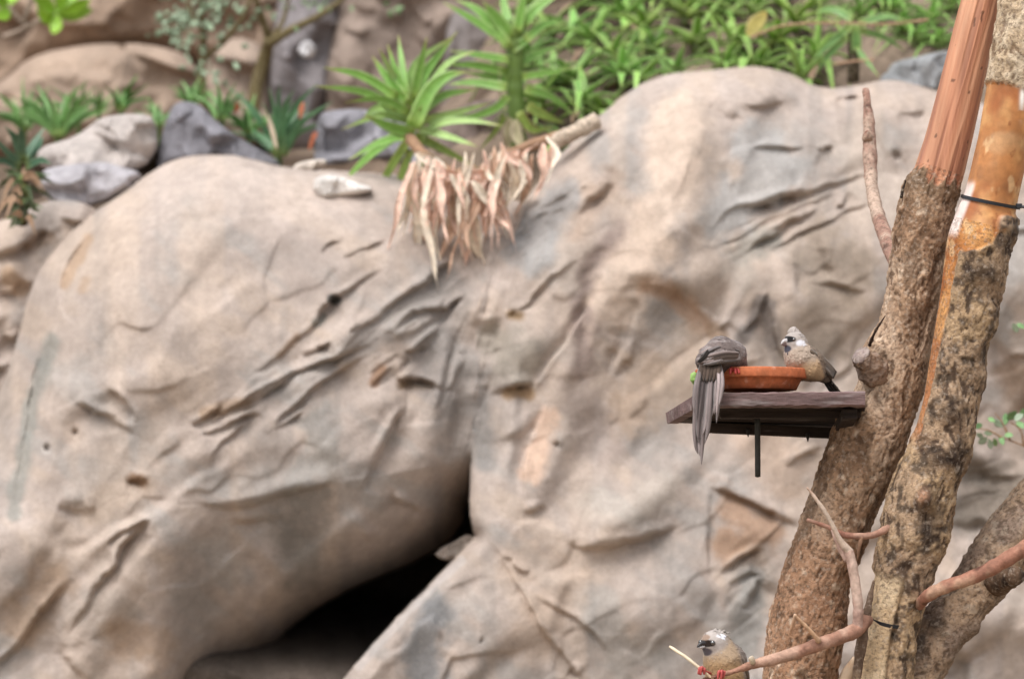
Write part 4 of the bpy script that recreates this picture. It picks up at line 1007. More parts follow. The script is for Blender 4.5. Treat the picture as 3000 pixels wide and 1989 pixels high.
def shrub(name, label, stems, leafspots, d, seed, lc, sc, lsize=14):
    r = random.Random(seed); root = thing(name, P(stems[0][0][0][0], stems[0][0][0][1], d), label, 'shrub')
    for i, (pts, w0, w1) in enumerate(stems):
        c = spline(np.array([P(x, y, d + 0.03 * math.sin(i * 2 + k)) for k, (x, y) in enumerate(pts)]), 24)
        v, f = tube(c, np.linspace(w0, w1, 24) * .5 * K * d * (1 + .12 * vnoise(np.arange(24) * .5, i, 0, seed)), 9)
        obj('stem' if i == 0 else 'branch', v, f, M['bark'], root, np.tile(sc, (len(v), 1)))
    ps = []
    for (cx, cy, sx, sy, n) in leafspots:
        for i in range(n):
            x = r.gauss(cx, sx); y = r.gauss(cy, sy); a = r.uniform(0, 6.28); l = lsize * r.uniform(.7, 1.5)
            k = r.uniform(.75, 1.2)
            v, f, c = px_leaf([(x, y), (x + math.cos(a) * l * .5, y + math.sin(a) * l * .5 + 1), (x + math.cos(a) * l, y + math.sin(a) * l)], d + r.gauss(0, .07), l * .7, r, .02, col=(lc * k, lc * 1.15 * k), tip=lc, prof='broad', thick=.06, n=3)
            ps.append((v, f, c))
    if ps:
        v, f, c = join(ps); o = obj('foliage', v, f, M['leaf'], root, c); tag(o, kind='stuff')
    return root


OL = lin(128, 116, 78) * .6
shrub('shrub', "slim shrub with small grey-green leaves left of the forked bare shrub", [([(598, 320), (592, 220), (596, 130), (590, 40), (600, -60)], 26, 18), ([(600, 170), (650, 130), (700, 70), (730, 10), (740, -40)], 18, 10), ([(594, 90), (560, 40), (540, -30)], 12, 7), ([(596, 120), (560, 100), (500, 80)], 8, 4)],
      [(560, 40, 60, 50, 70), (500, 90, 25, 22, 24), (620, 80, 50, 60, 50), (610, 200, 25, 30, 14), (700, 30, 40, 30, 22)], 7.5, 3, lin(168, 190, 158) * .84, OL, 17)
shrub('shrub', "bare olive-brown forked shrub in front of the dark grey bank rock", [([(740, 330), (752, 250), (775, 170), (790, 120)], 44, 36), ([(790, 125), (770, 60), (750, 0), (745, -60)], 26, 16), ([(788, 130), (850, 90), (930, 50), (1000, 0), (1040, -50)], 28, 14), ([(800, 110), (830, 60), (850, -20)], 16, 10)],
      [(860, 10, 60, 20, 18), (1150, 30, 20, 15, 5)], 7.55, 4, lin(150, 180, 130) * .75, lin(140, 126, 86) * .6, 17)

# ------------------------------------------------------------------ trunks
def trunk_mesh(tab, d, dispf, colf, nu=150, step=5.0, ext=None):
    """tab rows: y, left, right (photo px).  Returns verts, faces, colours"""
    tab = np.asarray(tab, float)
    y = np.arange(tab[0, 0], tab[-1, 0] + 1, step)
    def sm(col):
        z = np.interp(y, tab[:, 0], tab[:, col]); k = int(30 / step) * 2 + 1
        zp = np.r_[np.full(k // 2, z[0]) + (np.arange(-(k // 2), 0)) * (z[1] - z[0]), z, np.full(k // 2, z[-1]) + np.arange(1, k // 2 + 1) * (z[-1] - z[-2])]
        return np.convolve(zp, np.ones(k) / k, 'valid')
    l, r = sm(1), sm(2)
    cx = (l + r) / 2
    dd = d(y) if callable(d) else np.full(len(y), d)
    C = P(cx, y, dd)
    slope = np.gradient(cx, y); hw = (r - l) / 2 / np.sqrt(1 + slope ** 2) * K * dd
    t, s, n = frames(C, FWD)
    # s should point to image right, n towards the viewer
    s = np.where((s @ RGT)[:, None] < 0, -s, s); n = np.where((n @ FWD)[:, None] > 0, -n, n)
    a = np.linspace(0, 2 * np.pi, nu, endpoint=False)
    ca, sa = np.cos(a), np.sin(a)
    dirs = ca[None, :, None] * s[:, None] + sa[None, :, None] * n[:, None]
    p0 = C[:, None] + hw[:, None, None] * dirs
    Yg = np.repeat(y[:, None], nu, 1); sx = np.repeat(ca[None], len(y), 0); fr = np.repeat(sa[None], len(y), 0)
    dr = dispf(Yg, sx, fr, p0)
    v = p0 + dr[..., None] * dirs
    col = colf(Yg, sx, fr, p0)
    f = grid_faces(len(y), nu)
    return v.reshape(-1, 3), f, col.reshape(-1, 3), C, hw


def cellbark(p, s, seed):
    x, y, z = p[..., 0] * s, p[..., 1] * s, p[..., 2] * s * 0.7
    wx = vnoise(x * .6, y * .6, z * .6, seed + 5); wz = vnoise(x * .6 + 9, y * .6, z * .6, seed + 6)
    x, z = x + .9 * wx, z + .9 * wz
    return 0.62 * vnoise(x * 1.3, y * 1.3, z * 1.3, seed) + 0.5 * vnoise(x * 2.9, y * 2.9, z * 2.5, seed + 2) + 0.3 * vnoise(x * 6, y * 6, z * 5, seed + 3)


# --- trunk A (feeder trunk)
TA = [(-150, 2850, 2975), (0, 2811, 2936), (250, 2745, 2888), (400, 2705, 2858), (510, 2668, 2832), (600, 2632, 2800), (750, 2608, 2765), (912, 2584, 2738), (1060, 2540, 2718), (1150, 2508, 2702), (1290, 2427, 2662), (1423, 2380, 2600), (1503, 2352, 2558), (1600, 2320, 2520), (1713, 2284, 2490), (1800, 2256, 2475), (1989, 2231, 2447), (2200, 2200, 2425), (3300, 2140, 2380)]
DA_ = 5.07


def woodline(y, sx, p):
    return y - (518 + 24 * vnoise(sx * 2.2, 0, 3, 4) + 22 * vnoise(sx * 9, 1, 3, 5) + 16 * (sx < -0.8))


def dispA(y, sx, fr, p):
    bark = sstep(-14, 14, woodline(y, sx, p))
    lo = 0.004 * fbm(p[..., 0] * 16, p[..., 1] * 16, p[..., 2] * 9, 3, 61)
    hi = 0.0026 * cellbark(p, 80, 62) + 0.0012 * fbm(p[..., 0] * 300, p[..., 1] * 300, p[..., 2] * 220, 2, 63)
    # wood: long shallow fissures along the axis
    ax = p[..., 0] - 0.27 * p[..., 2]
    ws = 0.0016 * fbm(ax * 120, p[..., 1] * 120, p[..., 2] * 5, 3, 64) - 0.0007 * sstep(.3, .7, vnoise(ax * 150, p[..., 1] * 150, p[..., 2] * 5, 66))
    fis = sstep(.25, .6, vnoise(ax * 60 + .8 * vnoise(p[..., 0] * 30, p[..., 1] * 30, p[..., 2] * 30, 68), p[..., 1] * 60, p[..., 2] * 11, 67))
    r = bark * (lo + hi + 0.002 - .0026 * fis) + (1 - bark) * (ws - 0.003)
    for ky, ks, ry, rs, am in ((1060, -.9, 60, .5, .012), (1560, .9, 50, .5, .006), (560, -.8, 26, .25, .006), (1690, .8, 60, .3, -.006), (1380, -.2, 80, .5, .004), (860, .2, 70, .5, .004)):
        r = r + am * np.exp(-((y - ky) / ry) ** 2 - ((sx - ks) / rs) ** 2) * (fr > -.2)
    return r


def colA(y, sx, fr, p):
    n = fbm(p[..., 0] * 110, p[..., 1] * 110, p[..., 2] * 80, 3, 71); n2 = fbm(p[..., 0] * 20, p[..., 1] * 20, p[..., 2] * 12, 3, 72); cb = cellbark(p, 80, 62)
    c = np.tile(lin(164, 134, 108) * 1.02, y.shape + (1,))
    c = blend(c, sstep(-.2, .5, n2) * .7, lin(184, 160, 138) * 1.00)
    c = blend(c, sstep(.1, .5, -n2) * .6, lin(132, 102, 80) * 0.98)
    c = blend(c, sstep(1400, 1750, y) * .6, lin(170, 128, 100) * 1.00)
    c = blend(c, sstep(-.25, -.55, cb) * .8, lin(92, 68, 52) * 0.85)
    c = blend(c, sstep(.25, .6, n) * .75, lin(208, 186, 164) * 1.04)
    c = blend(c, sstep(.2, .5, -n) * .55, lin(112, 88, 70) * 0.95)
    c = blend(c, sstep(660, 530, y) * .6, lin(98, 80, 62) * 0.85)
    ax = p[..., 0] - 0.27 * p[..., 2]
    fis = sstep(.25, .6, vnoise(ax * 60 + .8 * vnoise(p[..., 0] * 30, p[..., 1] * 30, p[..., 2] * 30, 68), p[..., 1] * 60, p[..., 2] * 11, 67))
    c = blend(c, fis * .55, lin(104, 80, 62) * .8)
    g = fbm(ax * 90, p[..., 1] * 90, p[..., 2] * 4, 4, 73); g2 = vnoise(ax * 34, p[..., 1] * 34, p[..., 2] * 2.2, 74)
    w = np.tile(lin(200, 142, 110) * .88, y.shape + (1,))
    w = blend(w, sstep(-.1, .4, g) * .7, lin(216, 166, 134) * .9)
    w = blend(w, sstep(.05, .45, -g) * .55, lin(170, 112, 88) * .8)
    w = blend(w, sstep(.2, .7, g2) * .55, lin(168, 122, 112) * .8)
    w = blend(w, sstep(.35, .75, vnoise(ax * 150, p[..., 1] * 150, p[..., 2] * 5, 66)) * .6, lin(140, 86, 66) * .75)
    kn = vnoise(p[..., 0] * 170, p[..., 1] * 170, p[..., 2] * 110, 75)
    w = blend(w, sstep(.80, .88, kn) * .7, lin(92, 60, 46) * .7)
    m = sstep(-6, 6, woodline(y, sx, p))
    return w * (1 - m[..., None]) + c * m[..., None]


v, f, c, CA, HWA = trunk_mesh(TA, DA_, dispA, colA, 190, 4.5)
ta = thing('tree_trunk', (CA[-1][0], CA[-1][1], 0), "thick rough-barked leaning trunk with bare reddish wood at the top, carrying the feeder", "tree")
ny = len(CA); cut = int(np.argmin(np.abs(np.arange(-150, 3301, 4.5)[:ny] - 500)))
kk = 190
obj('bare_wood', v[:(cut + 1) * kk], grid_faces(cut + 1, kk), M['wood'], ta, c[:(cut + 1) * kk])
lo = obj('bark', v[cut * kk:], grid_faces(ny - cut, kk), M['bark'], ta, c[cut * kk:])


def limb(pts, d, w, n=40, nu=20, seed=1, amp=.12, freq=.4, fine=.0006):
    """knobbly twig; pts px, w list of widths px along it, d list or value"""
    k = len(pts); ds = d if hasattr(d, '__len__') else [d] * k
    c = spline(np.array([P(x, y, q) for (x, y), q in zip(pts, ds)]), n)
    ww = np.interp(np.linspace(0, 1, n), np.linspace(0, 1, len(w)), w) * .5 * K * np.mean(ds)
    ww = ww * (1 + amp * vnoise(np.arange(n) * freq, seed, 0, seed))
    v, f = tube(c, ww, nu)
    m = n * nu
    v[:m] += (fine * fbm(v[:m, 0] * 260, v[:m, 1] * 260, v[:m, 2] * 120, 2, seed))[:, None] * (v[:m] - np.repeat(c, nu, 0)) / (np.repeat(ww, nu)[:, None] + 1e-9)
    return v, f


def limb_col(v, base, alt, seed, s=60, dark=None):
    n = fbm(v[:, 0] * s, v[:, 1] * s, v[:, 2] * s * .6, 3, seed)
    c = blend(np.tile(base, (len(v), 1)), sstep(-.05, .35, n), alt)
    if dark is not None: c = blend(c, sstep(.3, .5, -n), dark)
    return c


# stub and thorn on trunk A, dead side branch, peeling sliver
v, f = limb([(2592, 1112), (2562, 1086), (2534, 1056), (2522, 1042)], [5.06, 5.035, 5.015, 5.01], [120, 92, 64, 58], 30, 26, 3, .06, .5, .006)
st = obj('cut_stub', v, f, M['bark'], ta, limb_col(v, lin(150, 122, 100) * .8, lin(182, 158, 142) * .82, 3, 90, lin(100, 78, 64) * .75))
cq = spline(np.array([P(2524, 1045, 5.01), P(2517, 1036, 5.006)]), 4); v, f = tube(cq, [.0142, .0148, .0138, .0060], 18)
v = v + .0016 * np.column_stack([vnoise(v[:, 0] * 200, v[:, 1] * 200, v[:, 2] * 200, k) for k in (1, 2, 3)])
obj('cut_face', v, f, M['bark'], st, limb_col(v, lin(166, 148, 144) * .72, lin(186, 170, 162) * .76, 3, 150, lin(150, 130, 120) * .78))
v, f = limb([(2548, 1012), (2558, 985), (2572, 958), (2594, 925)], [5.03, 5.01, 4.99, 4.98], [12, 10, 8, 3], 16, 8, 4, .3, .9)
obj('thorn', v, f, M['bark'], ta, np.tile(lin(70, 52, 46) * .7, (len(v), 1)))
v, f = limb([(2640, 580), (2646, 552), (2654, 528)], 5.03, [9, 7, 4], 10, 8, 6, .2)
obj('bark_splinter', v, f, M['bark'], ta, np.tile(lin(60, 50, 44) * .7, (len(v), 1)))
v, f = limb([(2640, 790), (2598, 700), (2572, 630), (2554, 545), (2548, 440), (2545, 350), (2536, 262)], [5.08, 5.18, 5.26, 5.32, 5.36, 5.38, 5.4], [50, 46, 41, 40, 41, 34, 18], 60, 18, 7, .10, .5, .0012)
obj('dead_branch', v, f, M['bark'], ta, limb_col(v, lin(178, 140, 124) * .8, lin(204, 178, 160) * .82, 8, 34, lin(110, 84, 76) * .7))
v, f = limb([(2532, 395), (2542, 400), (2552, 398)], 5.36, [30, 40, 30], 10, 12, 8, .1)
obj('branch_knot', v, f, M['bark'], ta, limb_col(v, lin(200, 172, 152) * .8, lin(130, 80, 64) * .8, 9, 60))

# --- trunk B (orange peeled pole) and its fork C
TB = [(-150, 2968, 3130), (0, 2938, 3105), (150, 2908, 3075), (255, 2890, 3055), (400, 2865, 3025), (576, 2822, 2985), (640, 2795, 2972), (700, 2772, 2962), (823, 2757, 2936), (912, 2746, 2916), (1069, 2720, 2884), (1180, 2703, 2864), (1311, 2666, 2840), (1423, 2618, 2805), (1490, 2598, 2790), (1601, 2576, 2760), (1691, 2560, 2722), (1802, 2536, 2690), (1914, 2514, 2672), (1989, 2506, 2668), (2200, 2490, 2655), (3300, 2470, 2640)]
DB_ = 4.99


def zoneB(y, sx, p):
    n = fbm(p[..., 0] * 28, p[..., 1] * 28, p[..., 2] * 20, 3, 81); n2 = vnoise(p[..., 0] * 70, p[..., 1] * 70, p[..., 2] * 60, 82)
    top = sstep(8, -8, y - (258 + 16 * n + 8 * n2))                                   # grey bark above
    lim = 590 + 210 * (1 - sx) * .5 + 90 * n + 40 * n2
    low = sstep(-10, 10, y - lim)
    sliver = sstep(.06, -.06, sx + 0.80 - 0.14 * sstep(1300, 800, y) + 0.10 * n) * sstep(1340, 1250, y)
    low = low * (1 - sliver)
    pale = sstep(-.1, .1, -(sx - .05 + .25 * n)) * sstep(1680, 1712, y + 20 * n)
    return top, low, pale, n, n2


def dispB(y, sx, fr, p):
    top, low, pale, n, n2 = zoneB(y, sx, p)
    bark = np.clip(top + low * (1 - pale), 0, 1)
    r = bark * (0.004 + 0.003 * cellbark(p, 60, 84) + 0.004 * fbm(p[..., 0] * 40, p[..., 1] * 40, p[..., 2] * 40, 4, 85)) + (1 - bark) * (0.0012 * fbm(p[..., 0] * 30, p[..., 1] * 30, p[..., 2] * 10, 3, 86) - .001)
    for ky, ks, ry, rs, am in ((710, .0, 40, .3, .010), (790, .1, 34, .45, .008), (1455, -.1, 36, .25, .014), (1500, .3, 40, .3, -.006), (1330, .2, 50, .5, .008), (640, .75, 50, .35, .006), (1010, .9, 40, .3, -.006), (1210, -.2, 40, .4, .007), (950, .6, 60, .4, .004), (1560, .9, 40, .4, .004), (1700, .1, 30, .3, .006), (1850, .1, 180, .12, -.014), (1900, -.9, 150, .3, .003)):
        r = r + am * np.exp(-((y - ky) / ry) ** 2 - ((sx - ks) / rs) ** 2) * (fr > -.3)
    return r


def colB(y, sx, fr, p):
    top, low, pale, n, n2 = zoneB(y, sx, p); cb = cellbark(p, 60, 84); n3 = fbm(p[..., 0] * 90, p[..., 1] * 90, p[..., 2] * 70, 3, 87); n4 = fbm(p[..., 0] * 14, p[..., 1] * 14, p[..., 2] * 16, 3, 88)
    o = np.tile(lin(198, 134, 80) * .78, y.shape + (1,))
    o = blend(o, sstep(0, .4, n) * .7, lin(226, 172, 112) * .88)
    o = blend(o, sstep(.0, .3, -n4) * .75, lin(170, 98, 54) * .78)
    o = blend(o, sstep(.1, .35, -n) * .6, lin(178, 124, 82) * .8); o = blend(o, sstep(.30, .5, fbm(p[..., 0] * 50, p[..., 1] * 50, p[..., 2] * 34, 3, 89)) * .7, lin(228, 188, 140) * .88)
    o = blend(o, sstep(.42, .6, n3) * .6, lin(150, 84, 46) * .8)
    o = blend(o, sstep(.25, .5, n4) * .5 * sstep(800, 300, y), lin(214, 178, 134) * .85)
    o = blend(o, sstep(-.72, -.86, sx) * sstep(540, 570, y) * sstep(720, 690, y), lin(232, 214, 206) * .9)
    o = blend(o, np.exp(-((y - 290) / 40) ** 2 - ((sx - .22 - (y - 290) * .002) / .09) ** 2) * 1.3 * (n2 > -.5) , lin(236, 228, 218) * .9) if True else o
    o = blend(o, sstep(800, 1200, y) * .5, lin(198, 142, 104) * .85)
    b = np.tile(lin(168, 142, 116) * 0.92, y.shape + (1,))
    b = blend(b, sstep(-.1, .35, n4) * .75, lin(180, 152, 118) * 0.94)
    b = blend(b, sstep(.05, .4, -n) * .6, lin(128, 102, 82) * 0.83)
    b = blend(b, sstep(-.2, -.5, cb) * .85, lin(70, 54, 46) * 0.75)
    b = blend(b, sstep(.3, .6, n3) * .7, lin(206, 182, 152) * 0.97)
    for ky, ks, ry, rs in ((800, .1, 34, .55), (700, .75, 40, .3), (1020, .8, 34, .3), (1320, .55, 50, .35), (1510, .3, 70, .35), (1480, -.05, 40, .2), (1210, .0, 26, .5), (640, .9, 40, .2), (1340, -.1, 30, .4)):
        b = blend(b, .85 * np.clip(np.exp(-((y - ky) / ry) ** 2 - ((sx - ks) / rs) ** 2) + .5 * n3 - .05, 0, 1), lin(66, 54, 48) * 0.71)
    b = blend(b, np.exp(-((y - 1452) / 20) ** 2 - ((sx + .12) / .14) ** 2) * .8, lin(196, 150, 120) * 0.92)
    g = np.tile(lin(190, 168, 140) * 0.92, y.shape + (1,)); g = blend(g, sstep(-.1, .3, n3) * .7, lin(214, 196, 170) * 0.97); g = blend(g, sstep(-.2, -.5, cb) * .8, lin(128, 104, 82) * 0.86)
    pl = np.tile(lin(206, 182, 150) * 0.97, y.shape + (1,)); pl = blend(pl, sstep(.0, .4, n) * .6, lin(190, 160, 124) * 0.94); pl = blend(pl, np.exp(-((sx - .1 + (y - 1850) * .0003) / .10) ** 2) * .9, lin(110, 88, 68) * 0.80)
    c = o * (1 - low[..., None]) + b * low[..., None]
    c = c * (1 - top[..., None]) + g * top[..., None]
    return c * (1 - pale[..., None]) + pl * pale[..., None]


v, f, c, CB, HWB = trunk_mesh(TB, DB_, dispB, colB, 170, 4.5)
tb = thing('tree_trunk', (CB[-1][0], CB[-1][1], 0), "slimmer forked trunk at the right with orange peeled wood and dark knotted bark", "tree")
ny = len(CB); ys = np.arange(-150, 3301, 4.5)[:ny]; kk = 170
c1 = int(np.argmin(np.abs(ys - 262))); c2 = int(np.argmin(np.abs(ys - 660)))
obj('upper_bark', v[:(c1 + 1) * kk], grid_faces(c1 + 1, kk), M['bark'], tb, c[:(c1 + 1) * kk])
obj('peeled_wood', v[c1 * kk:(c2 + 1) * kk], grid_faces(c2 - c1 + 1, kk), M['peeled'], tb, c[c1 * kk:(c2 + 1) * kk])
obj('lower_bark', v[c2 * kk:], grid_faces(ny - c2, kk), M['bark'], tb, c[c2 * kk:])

TC = [(1230, 3060, 3290), (1405, 2995, 3205), (1539, 2884, 3095), (1690, 2782, 2985), (1760, 2730, 2925), (1825, 2675, 2868), (1900, 2625, 2815), (1989, 2590, 2752), (2100, 2570, 2710), (2300, 2560, 2690)]


def dispC(y, sx, fr, p):
    r = 0.003 * cellbark(p, 80, 91) + .003 * fbm(p[..., 0] * 30, p[..., 1] * 30, p[..., 2] * 30, 3, 92)
    for ky, ks, ry, rs, am in ((1800, .9, 24, .3, .008), (1560, .0, 40, .4, .006), (1900, -.3, 50, .3, -.006)):
        r = r + am * np.exp(-((y - ky) / ry) ** 2 - ((sx - ks) / rs) ** 2)
    return r


def colC(y, sx, fr, p):
    n = fbm(p[..., 0] * 80, p[..., 1] * 80, p[..., 2] * 60, 3, 93); n2 = fbm(p[..., 0] * 18, p[..., 1] * 18, p[..., 2] * 18, 3, 94); cb = cellbark(p, 80, 91)
    c = np.tile(lin(176, 150, 126) * 0.92, y.shape + (1,)); c = blend(c, sstep(0, .35, n2) * .7, lin(196, 166, 138) * 0.94); c = blend(c, sstep(0, .35, -n2) * .6, lin(140, 122, 112) * 0.87)
    c = blend(c, sstep(-.2, -.5, cb) * .7, lin(96, 78, 66) * 0.80); c = blend(c, sstep(.25, .5, n) * .6, lin(214, 194, 172) * 0.97)
    c = blend(c, np.clip(np.exp(-((sx + .5 + (y - 1900) * .001) / .4) ** 2) * sstep(1780, 1850, y) + .5 * n - .1, 0, 1) * .85, lin(62, 54, 54) * 0.71)
    c = blend(c, np.clip(sstep(.4, .9, sx) + .4 * n - .2, 0, 1) * .6, lin(104, 84, 66) * 0.80)
    return c


v, f, c, CC, HWC = trunk_mesh(TC, lambda y: 5.03 + 0.05 * sstep(2300, 1230, y), dispC, colC, 120, 4.5)
fk = obj('fork_limb', v, f, M['bark'], tb, c)
v, f = limb([(2920, 1700), (2955, 1690), (2978, 1684)], [5.03, 5.0, 4.98], [90, 70, 56], 14, 18, 12, .08, .6, .002)
obj('cut_stub', v, f, M['bark'], fk, limb_col(v, lin(120, 96, 78) * .75, lin(70, 58, 52) * .65, 12, 80))
# split strip along the left edge of the lower trunk
v, f = limb([(2560, 1700), (2545, 1770), (2530, 1850), (2518, 1920), (2508, 2000), (2500, 2100)], [4.965, 4.95, 4.945, 4.945, 4.945, 4.95], [6, 22, 30, 30, 26, 26], 40, 10, 13, .15)
obj('split_strip', v, f, M['bark'], tb, limb_col(v, lin(126, 104, 88) * .72, lin(160, 136, 112) * .78, 13, 50))
v, f = limb([(2470, 2060), (2482, 1985), (2504, 1925)], [5.06, 5.05, 5.04], [70, 50, 12], 16, 10, 14, .08)
o = obj('broken_stake', v, f, M['peeled'], None, limb_col(v, lin(222, 196, 168) * .84, lin(206, 172, 140) * .82, 14))
tag(o, "pale broken wood sliver at the bottom between the two trunks", "stick")

# red-brown branch that crosses the fork
v, f = limb([(2692, 1772), (2722, 1742), (2770, 1718), (2850, 1690), (2930, 1650), (3010, 1600), (3120, 1530)], [4.965, 4.93, 4.92, 4.915, 4.91, 4.91, 4.92], [34, 36, 40, 40, 44, 46, 48], 70, 18, 15, .07, .35, .0012)
sb = obj('side_branch', v, f, M['twig'], tb, limb_col(v, lin(164, 116, 96) * .8, lin(186, 148, 124) * .82, 15, 40, lin(118, 78, 64) * .74))

# perch branch with twigs
pb = thing('perch_branch', P(2508, 1842, 4.93), "thin brown perch branch with pale twigs, crossing in front of the feeder trunk", "branch")
BC = (lin(168, 126, 106) * .8, lin(190, 154, 134) * .82)
v, f = limb([(2540, 1812), (2508, 1845), (2460, 1866), (2395, 1888), (2330, 1912), (2260, 1932), (2200, 1948), (2160, 1962), (2116, 1976), (2060, 1990)], [4.95, 4.925, 4.91, 4.90, 4.89, 4.885, 4.88, 4.88, 4.88, 4.88], [40, 44, 40, 40, 36, 33, 26, 15, 13, 10], 80, 16, 21, .07, .4, .001)
obj('main_limb', v, f, M['twig'], pb, limb_col(v, *BC, 21, 40, lin(120, 84, 68) * .74))
v, f = limb([(2512, 1840), (2514, 1780), (2508, 1720), (2498, 1660), (2486, 1612)], [4.925, 4.92, 4.92, 4.92, 4.92], [34, 30, 30, 30, 26], 40, 14, 22, .06)
tw = obj('twig', v, f, M['twig'], pb, limb_col(v, lin(186, 154, 140) * .82, lin(206, 178, 162) * .84, 22, 40))
v, f = limb([(2490, 1618), (2460, 1580), (2424, 1510), (2390, 1460), (2364, 1428)], [4.92, 4.915, 4.91, 4.91, 4.91], [26, 18, 13, 11, 5], 40, 10, 23, .06)
obj('twig_tip', v, f, M['twig'], tw, limb_col(v, lin(206, 184, 166) * .84, lin(190, 160, 140) * .82, 23, 40))
v, f = limb([(2484, 1640), (2466, 1612), (2450, 1580), (2436, 1552)], [4.925, 4.93, 4.93, 4.935], [24, 20, 14, 6], 20, 10, 24, .1)
obj('twig', v, f, M['twig'], pb, limb_col(v, lin(190, 158, 144) * .82, lin(172, 130, 112) * .8, 24, 40))
v, f = limb([(2604, 1545), (2560, 1566), (2510, 1570), (2466, 1564), (2430, 1545), (2364, 1522)], [4.965, 4.95, 4.945, 4.94, 4.94, 4.94], [22, 20, 19, 18, 15, 10], 40, 12, 25, .06)
obj('twig', v, f, M['twig'], pb, limb_col(v, lin(160, 110, 92) * .78, lin(184, 146, 126) * .8, 25, 40))
v, f = limb([(2524, 1572), (2518, 1600), (2512, 1640)], [4.945, 4.945, 4.95], [14, 12, 6], 12, 8, 26, .1)
obj('twig', v, f, M['twig'], pb, limb_col(v, lin(130, 100, 80) * .76, lin(160, 124, 100) * .8, 26, 40))
v, f = limb([(2400, 1878), (2372, 1845), (2345, 1818), (2328, 1802)], [4.89, 4.88, 4.875, 4.87], [16, 11, 9, 8], 20, 10, 27, .1)
obj('twig', v, f, M['twig'], pb, limb_col(v, lin(216, 176, 142) * .84, lin(230, 204, 176) * .86, 27, 40))
v, f = limb([(2330, 1800), (2322, 1830), (2314, 1856)], [4.87, 4.88, 4.89], [10, 12, 8], 10, 8, 28, .1)
obj('twig', v, f, M['twig'], pb, limb_col(v, lin(222, 186, 156) * .84, lin(206, 166, 136) * .82, 28, 40))
v, f = limb([(2206, 1940), (2202, 1930), (2198, 1924)], [4.875, 4.87, 4.87], [18, 18, 16], 6, 12, 29, .05)
obj('twig_stub', v, f, M['peeled'], pb, limb_col(v, lin(210, 194, 170) * .84, lin(190, 170, 150) * .82, 29, 40))
v, f = limb([(1962, 1893), (1985, 1908), (2012, 1926), (2042, 1950), (2072, 1975), (2100, 2000)], [4.90, 4.89, 4.885, 4.88, 4.88, 4.88], [7, 10, 10, 10, 9, 9], 30, 10, 30, .08)
o = obj('thin_stick', v, f, M['peeled'], None, limb_col(v, lin(232, 214, 186) * .86, lin(214, 190, 158) * .84, 30, 60))
tag(o, "thin pale stick gripped by the lower bird's red foot", "stick")


# cable ties
def tie(cpx, cpy, d, hw, ax_slope, sag, tail, label):
    n = 60; a = np.linspace(0, 2 * np.pi, n, endpoint=False)
    c0 = P(cpx, cpy, d)
    pts = c0 + hw * np.cos(a)[:, None] * (RGT - UPV * ax_slope) - hw * np.sin(a)[:, None] * FWD + (np.sin(a) * -sag)[:, None] * UPV
    pts = np.vstack([pts, pts[:1]])
    t = np.gradient(pts, axis=0); t /= np.linalg.norm(t, axis=1)[:, None]
    rad = pts - c0; rad /= np.linalg.norm(rad, axis=1)[:, None]
    bn = np.cross(t, rad)
    w, th = .0026, .0008
    ring = np.stack([pts + bn * w + rad * th, pts - bn * w + rad * th, pts - bn * w - rad * th, pts + bn * w - rad * th], 1)
    v = ring.reshape(-1, 3); f = [tuple(x) for x in grid_faces(len(pts), 4)]
    root = thing('cable_tie', c0, label, 'cable tie')
    obj('strap', v, f, M['plastic'], root, np.tile(lin(38, 40, 46) * .8, (len(v), 1)), smooth=False)
    hp = P(*tail[0]); v, f = box_np(-.0045, .0045, -.003, .003, -.0035, .0035, bev=.0008)
    obj('head', v + hp, f, M['plastic'], root, np.tile(lin(38, 40, 46) * .8, (len(v), 1)), smooth=False)
    if len(tail) > 1:
        c = spline(np.array([P(*q) for q in tail]), 14); v, f = tube(c, .0022, 6, flat=.45); obj('strap_tail', v, f, M['plastic'], root, np.tile(lin(38, 40, 46) * .8, (len(v), 1)))


tie(2902, 592, DB_, .0425, .20, .004, [(2985, 604, 4.965), (3010, 608, 4.96), (3060, 612, 4.96)], "black cable tie around the orange peeled wood, upper of two")
tie(2607, 1808, DB_, .0365, .16, .010, [(2533, 1800, 4.965)], "black cable tie around the pale lower trunk by the fork")

# leafy twig at the right edge
lt = thing('leafy_twig', P(3010, 1300, 5.75), "small twig with little round green leaves at the right edge", "twig")
for pts in ([(3060, 1335), (2990, 1302), (2930, 1280)], [(2940, 1284), (2900, 1262), (2870, 1255)], [(2960, 1292), (2940, 1245), (2915, 1210)], [(3000, 1306), (2990, 1260), (2960, 1236)]):
    v, f = limb(pts, 5.75, [7, 5, 3], 12, 7, 31, .1); obj('stem', v, f, M['bark'], lt, np.tile(lin(176, 140, 110) * .8, (len(v), 1)))
r = random.Random(9)
for x, y, s in [(2864, 1248, 14), (2880, 1290, 16), (2900, 1300, 15), (2895, 1268, 13), (2925, 1240, 17), (2945, 1228, 17), (2965, 1216, 18), (2985, 1222, 16), (2935, 1290, 14), (2955, 1275, 13), (2870, 1275, 12), (2990, 1245, 15), (2915, 1295, 12), (2975, 960, 15), (2990, 955, 13), (2996, 1210, 15), (2905, 1230, 11)]:
    a = r.uniform(0, 6.28); k = r.uniform(.8, 1.2); lc = lin(140, 182, 120) * .82 if r.random() < .5 else lin(186, 206, 176) * .86
    v, f, c = px_leaf([(x - s * math.cos(a), y - s * math.sin(a)), (x, y), (x + s * math.cos(a), y + s * math.sin(a))], 5.75 + r.uniform(-.03, .03), s * 1.3, r, .02, col=(lc * k, lc * 1.1 * k), tip=lc, prof='broad', thick=.05, n=5); obj('leaf', v, f, M['leaf'], lt, c)

